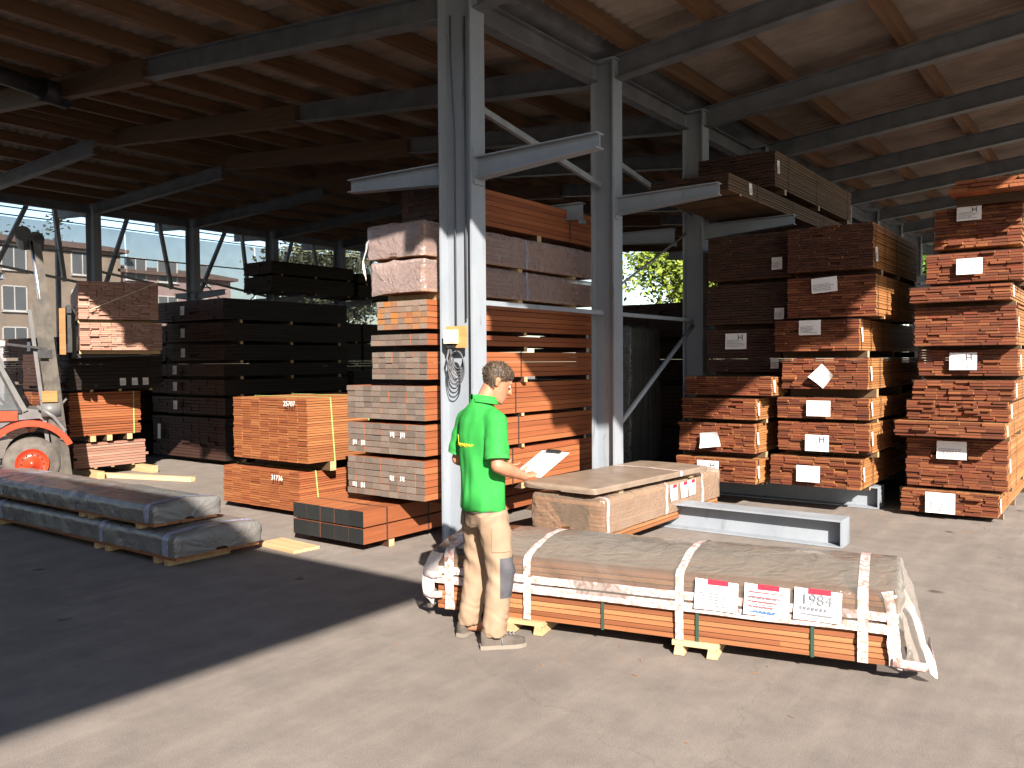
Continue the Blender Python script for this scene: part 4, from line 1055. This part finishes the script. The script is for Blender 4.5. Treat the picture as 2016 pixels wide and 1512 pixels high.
b.blob([hx((-.014, .098, -.026)), hx((.014, .098, -.026))], [.009, .009], 8)
b.blob([hx((-.022, .094, -.052)), hx((.022, .094, -.052))], [.006, .006], 8); b.blob([hx((-.018, .094, -.064)), hx((.018, .094, -.064))], [.007, .007], 8)
b.blob([hx((-.05, .080, .033)), hx((-.015, .092, .036))], [.008, .008], 8); b.blob([hx((.05, .080, .033)), hx((.015, .092, .036))], [.008, .008], 8)
for s_ in (-1, 1):
    b.blob([hx((.073*s_, -.012, .030)), hx((.080*s_, -.022, .012)), hx((.076*s_, -.014, -.022))], [(.007, .016), (.009, .019), (.007, .010)], 10, flat=HM.to_3x3() @ Vector((s_, 0, 0)))
# hands: palm, four unequal curled fingers, thumb from the side of the palm near its base
CBC = Vector((.10, .385, 1.135)); CBM = Matrix.Rotation(R(14), 4, 'Z') @ Matrix.Rotation(R(24), 4, 'X')       # clipboard frame
def hand(wv, dirv, side, under):
    wv = Vector(wv); d = Vector(dirv).normalized(); s = Vector(side).normalized(); u = s.cross(d).normalized()
    if u.z < 0: u = -u
    palm = wv+d*.05
    b.blob([wv, wv+d*.035, wv+d*.085], [(.026, .020), (.038, .016), (.040, .014)], 12, flat=s)
    for q, (off, ln) in enumerate(((.030, .066), (.010, .074), (-.010, .068), (-.029, .054))):
        r0 = wv+d*.085+s*off
        p1 = r0+d*ln*.45-u*.004; p2 = p1+(d*.75-u*.2+s*under*.6).normalized()*ln*.32; p3 = p2+(d*.25+u*.25+s*under).normalized()*ln*.28
        b.blob([r0-d*.02, r0, p1, p2, p3], [.0095, .0095, .009, .0082, .007], 8)
    t0 = wv+d*.02+s*.030*(1 if under >= 0 else 1)
    b.blob([t0, t0+(d*.5+s*.7+u*.25).normalized()*.035, t0+(d*.8+s*.35+u*.45).normalized()*.072], [.013, .011, .0085], 8)
dR = (CBC+CBM @ Vector((.10, -.10, -.012)))-Vector(WR); dL = (CBC+CBM @ Vector((-.11, -.09, -.02)))-Vector(WL)
hand(WR, (-.25, .93, .10), (-.95, -.25, .2), .3)
hand(WL, (.05, .97, .18), (.95, -.05, .25), .3)
body = b.build('body', M['skin'], man, True)
remesh(body, .0052, 3)
# eyes (whites with dark iris)
for s_ in (-1, 1):
    e = MB(); c_ = hx((.031*s_, .079, .014)); e.ball(c_, .0115, 10); c2 = hx((.031*s_, .0865, .011)); e.ball(c2, .0062, 8, 1)
    e.build('eye', [M['white'], M['ink']], man, True)
# hair
hb_ = MB(); vs = []; nl, nr = 40, 22
rng = random.Random(3)
for i in range(nr+1):
    for q in range(nl):
        t = 2*math.pi*q/nl; f = i/nr
        fr = .5+.5*math.sin(t)                              # 1 at the face, 0 at the back
        zlow = -.052+.125*max(0, (fr-.35)/.65)**.8 if True else 0
        if abs(math.cos(t)) > .75 and math.sin(t) > -.45: zlow = max(zlow, -.005+.05*(math.sin(t)+.3))
        z = zlow+(.121-zlow)*f
        # head profile at z
        for (za, ha, fa, ba), (zb_, hb2, fb, bb) in zip(rings[:-1], rings[1:]):
            if za <= z <= zb_ or zb_ == .118: 
                g_ = min(1, max(0, (z-za)/(zb_-za))); hw = ha+(hb2-ha)*g_; yf = fa+(fb-fa)*g_; yb = ba+(bb-ba)*g_; break
        th_ = .004+.008*min(1, f*2.2)+.006*noise.noise(Vector((math.cos(t)*4, math.sin(t)*4, z*30)))+.004*noise.noise(Vector((math.cos(t)*11, math.sin(t)*11, z*90)))
        cy, ry = (yf+yb)/2, (yf-yb)/2
        vs.append(hx(((hw+th_)*math.cos(t), cy+(ry+th_)*math.sin(t), z+th_*f**2*.9)))
hb_.add(vs, [(i*nl+q, i*nl+(q+1) % nl, (i+1)*nl+(q+1) % nl, (i+1)*nl+q) for i in range(nr) for q in range(nl)]+[tuple(nr*nl+q for q in range(nl))])
base = list(vs)
for q in range(700):
    p = Vector(base[rng.randrange(len(base))]); o_ = (p-HC).normalized()
    up_ = Vector((0, 0, 1))*(.6 if p.z > HC.z+.05 else -.5)
    d = (o_+up_+noise.noise_vector(p*40)*.8).normalized(); ln = rng.uniform(.007, .014) if p.z > HC.z+.05 else rng.uniform(.003, .006)
    hb_.tube([p-o_*.004, p+d*ln*.6, p+d*ln+noise.noise_vector(p*60)*.006], [.0032, .0026, .0006], 4)
hb_.build('hair', M['hair'], man, True)
# polo shirt
b = MB()
b.tube([(.0, .0, .865), (0, .0, .95), (0, 0, 1.08), (0, -.005, 1.22), (0, -.012, 1.34), (0, -.015, 1.43), (0, -.012, 1.485), (.0, -.006, 1.525), (.004, 0, 1.55)],
       [(.176, .136), (.172, .133), (.170, .131), (.180, .136), (.192, .136), (.188, .120), (.152, .098), (.096, .078), (.074, .070)], 36)
for s_, e in ((SR, ER), (SL, EL)):
    s_, e = Vector(s_), Vector(e); x_ = s_-Vector((math.copysign(.05, s_.x), 0, 0))
    b.tube([x_+Vector((0, 0, -.01)), s_+Vector((0, 0, -.022)), s_.lerp(e, .35), s_.lerp(e, .86)], [.070, .073, .071, .075], 20)
shirt = b.build('polo_shirt', M['shirt'], man, True)
me = remesh(shirt, .0095, 7)
def shirt_fold(p):
    d = .0
    low = max(0, 1-(p.z-.86)/.62)
    d += .016*noise.noise(Vector((p.x*11+p.z*2.5, p.y*11, p.z*2.0)))*(.3+low)
    d += .009*noise.noise(Vector((p.x*22, p.y*22, p.z*6+3)))*(.3+.7*low)
    # drag folds from the armpits down the back and side
    d += .008*math.sin(34*(p.x-.25*(p.z-1.0)))*math.exp(-((p.z-1.12)/.2)**2)*(1 if p.y < 0 else .3)*.5
    if abs(p.x) > .19 and p.z > 1.15: d += .005*math.sin(70*p.z+14*p.y)*noise.noise(p*7)
    return d
wrinkle(me, shirt_fold)
# collar and hems
cm = MB(); n = 28; vs = []
for j, (rz, k_) in enumerate(((1.0, 0), (1.02, .022), (1.03, .040), (1.16, .040), (1.24, .012), (1.26, -.008))):
    for q in range(n+1):
        t = -math.pi*.5+.30+(2*math.pi-.60)*q/n+math.pi
        x, y = math.cos(t+math.pi)*.076*rz, -math.sin(t+math.pi)*-.072*rz
        vs.append((x+.006, y-.004+.012, 1.545+k_-.32*(y)*.5))
cm.add(vs, [(j*(n+1)+q, j*(n+1)+q+1, (j+1)*(n+1)+q+1, (j+1)*(n+1)+q) for j in range(5) for q in range(n)])
cm.build('collar', M['shirt'], man, True)
for s_, e in ((SR, ER), (SL, EL)):
    s_, e = Vector(s_), Vector(e); c = MB(); c.tube([s_.lerp(e, .80), s_.lerp(e, .875)], [.0765, .0765], 24, False); c.tube([s_.lerp(e, .875), s_.lerp(e, .80)], [.071, .071], 24, False); c.build('sleeve_cuff', M['shirt_dark'], man, True)
# printed sign on the back: a ring and an unreadable line in yellow
def on_back(x, z):
    k_ = (z-1.28)/.15; w_, dp = .200, .140
    return -dp*math.sqrt(max(.05, 1-(x/w_)**2))-.02
def decal(pts, r_, parent, name):
    c = MB(); c.tube(pts, r_, 5, True); return c.build(name, M['yellow'], parent, False)
sh_me = shirt.data
from mathutils.bvhtree import BVHTree
bv = BVHTree.FromPolygons([v.co.copy() for v in sh_me.vertices], [tuple(p.vertices) for p in sh_me.polygons])
def proj(x, z):
    h = bv.ray_cast(Vector((x, -1, z)), Vector((0, 1, 0)))
    return (h[0]+Vector((0, -.0018, 0))) if h[0] is not None else Vector((x, -.15, z))
decal([proj(-.092+.026*math.cos(t), 1.305+.034*math.sin(t)) for t in [2*math.pi*q/18 for q in range(19)]], .0021, man, 'shirt_print')
decal([proj(-.072+.01*q, 1.272+.004*math.sin(q)) for q in range(16)], .0016, man, 'shirt_print')
for q in range(7):
    x_ = -.055+.022*q; c = MB(); c.tube([proj(x_, 1.277), proj(x_+.005, 1.290), proj(x_+.011, 1.278), proj(x_+.016, 1.289)], .0017, 5); c.build('shirt_print', M['yellow'], man)
# trousers
b = MB()
b.tube([(0, 0, .97), (0, 0, .90), (0, 0, .82), (0, .002, .76)], [(.148, .108), (.158, .116), (.166, .118), (.148, .105)], 32)
for h, k, a in ((HR, KR, AR), (HL, KL, AL)):
    h, k, a = Vector(h), Vector(k), Vector(a)
    b.tube([h+Vector((0, 0, -.04)), h.lerp(k, .4), h.lerp(k, .8), k, k.lerp(a, .3), k.lerp(a, .65), a+Vector((0, .0, .05)), a+Vector((0, .005, -.005))],
           [(.098, .110), (.096, .104), (.086, .090), (.083, .085), (.082, .085), (.077, .081), (.073, .080), (.071, .078)], 24)
tr = b.build('trousers', M['trousers'], man, True)
me = remesh(tr, .0085, 5)
def trouser_fold(p):
    d = .006*noise.noise(Vector((p.x*10, p.y*10, p.z*5)))
    if p.z < .33: d += .009*math.sin(p.z*70+p.y*26+p.x*18+6*noise.noise(p*9))*(1-p.z/.33)*(.5+noise.noise(p*13))
    d += .006*math.sin((p.z+.8*p.x+.6*p.y)*48+2*noise.noise(p*6))*math.exp(-((p.z-.50)/.10)**2)
    d += .006*math.sin((p.z-1.1*abs(p.x))*52+noise.noise(p*7)*3)*math.exp(-((p.z-.78)/.08)**2)
    d += .004*noise.noise(Vector((p.x*28, p.y*28, p.z*14)))
    return d
wrinkle(me, trouser_fold)
bt = BVHTree.FromPolygons([v.co.copy() for v in me.vertices], [tuple(p.vertices) for p in me.polygons])
def conform(rows, name, mat, off=.004, thick=.004):
    """cloth patch laid over the trousers: rows of (origin, direction) rays"""
    P_ = []
    for row in rows:
        r_ = []
        for o_, d in row:
            h = bt.ray_cast(Vector(o_), Vector(d)); r_.append((h[0] if h[0] is not None else Vector(o_))-Vector(d).normalized()*off)
        P_.append(r_)
    m = MB(); nn = len(P_[0]); m.add([p for r_ in P_ for p in r_], [(i*nn+j, i*nn+j+1, (i+1)*nn+j+1, (i+1)*nn+j) for i in range(len(P_)-1) for j in range(nn-1)])
    m.build(name, mat, man, True)
conform([[((KR[0]+.5*math.cos(R(t)), KR[1]+.5*math.sin(R(t)), z), (-math.cos(R(t)), -math.sin(R(t)), 0)) for t in range(-35, 120, 12)] for z in [.33+.025*q for q in range(11)]], 'knee_patch', M['patch'])
conform([[((KL[0]+.5*math.cos(R(t)), KL[1]+.5*math.sin(R(t)), z), (-math.cos(R(t)), -math.sin(R(t)), 0)) for t in range(60, 180, 12)] for z in [.35+.025*q for q in range(11)]], 'knee_patch', M['patch'])
conform([[((.09+.5*math.cos(R(t)), .5*math.sin(R(t)), z), (-math.cos(R(t)), -math.sin(R(t)), 0)) for t in range(-30, 40, 10)] for z in [.62+.025*q for q in range(7)]], 'leg_pocket', M['trousers'], .008)
for s_ in (-1, 1):
    conform([[((s_*.085+dx, -.5, z), (0, 1, 0)) for dx in (-.045, -.022, 0, .022, .04)] for z in [.755, .775, .795, .815, .835]], 'back_pocket', M['trousers'], .006)
m = MB(); m.tube([(.164*math.cos(t), .121*math.sin(t), .862) for t in [2*math.pi*q/40 for q in range(41)]], [(.004, .014)]*41, 8); m.build('belt', M['shoe'], man, True)
# shoes
def shoe(heel, ang):
    heel = Vector((heel[0], heel[1], 0)); Mx = Matrix.Translation(heel) @ Matrix.Rotation(ang, 4, 'Z')
    out = [(-.028, -.012), (.028, -.012), (.036, .03), (.036, .09), (.044, .15), (.049, .20), (.042, .25), (.022, .282), (-.010, .288), (-.036, .265), (-.045, .215), (-.040, .15), (-.034, .09), (-.034, .03)]
    s = MB(); s.prism(out, .003, .03, axis='Z'); s.v = [tuple(Mx @ Vector(v)) for v in s.v]
    so = s.build('shoe', M['sole'], man)
    u = MB(); secs = [(-.004, .030, .085), (.03, .034, .090), (.075, .035, .088), (.11, .037, .078), (.15, .041, .062), (.20, .044, .048), (.245, .038, .040), (.275, .022, .030)]
    vs = []
    for y, hw, h in secs:
        for q in range(12):
            t = math.pi*q/11; vs.append(Mx @ Vector((hw*math.cos(t)*(1+.06*math.sin(t)), y, .0305+h*math.sin(t)**.8)))
    u.add(vs, [(i*12+q, i*12+q+1, (i+1)*12+q+1, (i+1)*12+q) for i in range(len(secs)-1) for q in range(11)]+[tuple(range(12)), tuple((len(secs)-1)*12+q for q in range(11, -1, -1))])
    u.build('upper', M['shoe'], so, True)
    l = MB()
    for q in range(5):
        y = .105+.022*q; h = .0305+(.082-.18*(y-.1))
        l.tube([Mx @ Vector((-.026, y, h-.012)), Mx @ Vector((0, y+.006, h+.004)), Mx @ Vector((.026, y+.010, h-.012))], .0034, 5)
    l.tube([Mx @ Vector((.026, .11, .10)), Mx @ Vector((.043, .12, .075)), Mx @ Vector((.049, .125, .035))], .004, 5)
    l.build('laces', M['ink_soft'], so, True)
shoe((AR[0]-.03, AR[1]-.075), R(-22)); shoe((AL[0], AL[1]-.07), R(30))
# clipboard with paper
cbo = thing('clipboard', 'white clipboard with paper held in the man\'s hands', 'clipboard', (0, 0, 0))
mw = Matrix.Translation((-3.32, 4.17, 0)) @ Matrix.Rotation(R(-20), 4, 'Z') @ Matrix.Translation(CBC) @ CBM
cbo.matrix_world = mw
m = MB(); m.box(-.115, .115, -.16, .16, -.004, 0); m.build('board', M['white'], cbo)
m = MB(); m.box(-.105, .105, -.15, .135, .001, .004); m.build('paper', M['white'], cbo)
m = MB(); m.box(-.06, .06, .125, .155, .0045, .014); m.tube([(-.05, .15, .012), (.05, .15, .012)], .008, 8); m.build('clip', M['black'], cbo)
m = MB()
for q in range(7): m.box(-.085, .02+.06*random.random(), .09-.03*q, .095-.03*q, .0042, .0048)
m.build('print', M['ink_soft'], cbo)

# ------------------------------------------------------------------ beyond the hall
nt_ = thing('windbreak_net', 'grey-blue windbreak net hung along the far side of the hall', 'net', (-23.2, 15, 0))
for k in range(6):
    y0 = 4+k*4.4-15; m = MB(); n = 10
    vs = []
    for i in range(n+1):
        for j in range(6):
            y = y0+4.36*i/n; z = .3+(5.62-.3)*j/5; vs.append((.05*math.sin(y*1.3+z)+.03*math.sin(z*3), y, z))
    m.add(vs, [(i*6+j, i*6+6+j, i*6+7+j, i*6+1+j) for i in range(n) for j in range(5)]); m.build('net_panel', M['net'], nt_, True)
for z in (5.66, 5.86):
    m = MB(); m.tube([(0, -12, z), (0, 16, z)], .018, 6); m.build('wire', M['black'], nt_)
for y in (-11, -4, 3, 10):
    m = MB(); m.box(-.25, -.15, y-.05, y+.05, 0, 5.9); m.build('post', M['steel_galv'], nt_)

def house(label, x, y0, y1, h, mat, wins, storeys, roof=True):
    t = thing('apartment_house', label, 'house', (x, (y0+y1)/2, 0)); L = y1-y0
    m = MB(); m.box(-9, 0, -L/2, L/2, 0, h); m.build('wall', mat, t)
    if roof:
        m = MB(); m.prism([(-9.5, h+.002), (.5, h+.002), (.5, h+.22), (-4.5, h+1.1), (-9.5, h+.22)], -L/2-.4, L/2+.4); m.build('roof', M['tile'], t)
    for s in range(storeys):
        for y, w_ in wins:
            z = 2.7+s*2.65
            f = MB(); f.box(.002, .05, y-w_/2-.08, y-w_/2, z, z+1.5); f.box(.002, .05, y+w_/2, y+w_/2+.08, z, z+1.5); f.box(.002, .05, y-w_/2, y+w_/2, z-.08, z); f.box(.002, .05, y-w_/2, y+w_/2, z+1.5, z+1.58); f.box(.002, .045, y-.03, y+.03, z, z+1.5)
            fo = f.build('window', M['frame_white'], t)
            g_ = MB(); g_.box(.002, .02, y-w_/2+.001, y-.031, z+.001, z+1.499); g_.box(.002, .02, y+.031, y+w_/2-.001, z+.001, z+1.499); g_.build('pane', M['glass'], fo)
            sl = MB(); sl.box(.002, .16, y-w_/2-.12, y+w_/2+.12, z-.14, z-.082); sl.build('sill', M['frame_white'], fo)
    return t
house('beige house with white-framed windows behind the forklift', -58, 16.5, 31.6, 9.7, M['render'], [(-4.3, 1.4), (.45, 1.4), (4.85, 1.4)], 3)
house('pinkish low house end seen through the net beyond the beige one', -58.5, 31.8, 41.0, 8.4, M['pink_render'], [(-3.4, 1.5), (-.9, 1.5), (1.8, 1.5)], 3)

def tree(label, x, y, h, rad, leaf, n, trunk=.16, zc=None, squash=1.0, seed=1, size=.16, group=None):
    t = thing('tree', label, 'tree', (x, y, 0), 0, group); rng = random.Random(seed)
    m = MB(); zc = zc or h*.62
    m.tube([(0, 0, 0), (.05, .03, h*.25), (-.04, .06, h*.5), (.03, 0, h*.85)], [trunk, trunk*.8, trunk*.55, trunk*.15], 9)
    cl = []
    for k in range(16):
        a = rng.uniform(0, 6.28); z0 = h*rng.uniform(.28, .6); q = Vector((math.cos(a), math.sin(a), 0))
        e = q*rad*rng.uniform(.45, .9)+Vector((0, 0, z0+h*rng.uniform(.08, .32)))
        m.tube([(0, 0, z0), q*rad*.3+Vector((0, 0, z0+h*.06)), e], [trunk*.4, trunk*.25, trunk*.06], 6); cl.append(e)
    m.build('trunk', M['bark'], t, True)
    for k in range(26):
        u = rng.uniform(-1, 1); a = rng.uniform(0, 6.28); rr = rng.uniform(.3, .95)
        cl.append(Vector((math.cos(a)*rad*rr*math.sqrt(1-u*u), math.sin(a)*rad*rr*math.sqrt(1-u*u), zc+u*rr*(h-zc)*squash)))
    m = MB(); vs = []; fs = []
    for k in range(n):
        c = rng.choice(cl); s = rad*.30
        p = c+Vector((rng.gauss(0, s*.6), rng.gauss(0, s*.6), rng.gauss(0, s*.45)))
        a = Vector((rng.gauss(0, 1), rng.gauss(0, 1), rng.gauss(0, .6))).normalized(); b_ = a.orthogonal().normalized(); d = rng.uniform(.6, 1.3)*size
        o = len(vs); vs += [p-a*d, p+b_*d*.45, p+a*d, p-b_*d*.45]; fs.append((o, o+1, o+2, o+3))
    m.add(vs, fs); m.build('crown', leaf, t)
tree('bright yellow-green leafy tree seen between the second and third post', -14.6, 36, 9.8, 4.4, M['leaf_bright'], 26000, seed=2, size=.14)
tree('mid-green leafy tree in the gap left of the outer stack', -4.6, 36, 9.5, 3.6, M['leaf_mid'], 13000, seed=3, size=.17)
tree('darker green tree right behind the outer stack', .8, 38, 9, 3.8, M['leaf_mid'], 7000, seed=4, size=.22)
tree('greyish rounded tree beyond the net beside the pinkish house', -34, 29.5, 8.6, 3.2, M['leaf_grey'], 9000, seed=5, size=.16)
tree('sparse tree top rising over the roof of the beige house', -74, 34, 14.5, 3.4, M['leaf_grey'], 3000, seed=6, size=.2)
tree('broad grey-green tree beyond the net at the far posts', -33, 37.5, 7.2, 3.4, M['leaf_grey'], 8000, seed=8, size=.18)
# low boundary hedge-like scrub on the right far side

rng = random.Random(12); m = MB()
for k in range(150):
    if k < 150: x, y = rng.choice(((-3.2, 9.3), (-1.6, 9.9), (-6.3, 5.3), (-8.3, 5.9), (-2.4, 4.4), (-13, 6.2))); x += rng.gauss(0, .8); y += rng.gauss(0, .45)
    else: x, y = rng.uniform(-9, 0), rng.uniform(1.5, 9)
    a = rng.uniform(0, 3.14); l = rng.uniform(.004, .022); w_ = rng.uniform(.002, .006); h = rng.uniform(.001, .003)
    m.obox((x-l*math.cos(a), y-l*math.sin(a), .0015+h), (x+l*math.cos(a), y+l*math.sin(a), .0015+h+rng.uniform(0, .003)), w_, h)
tag(m.build('wood_chips', M['tan_side']), 'small splinters and chips of wood scattered over the asphalt', 'wood chips', kind='stuff')

for o in bpy.data.objects:
    if 'label' in o and len(o['label'].split()) > 16: print('LONG', o['label'])
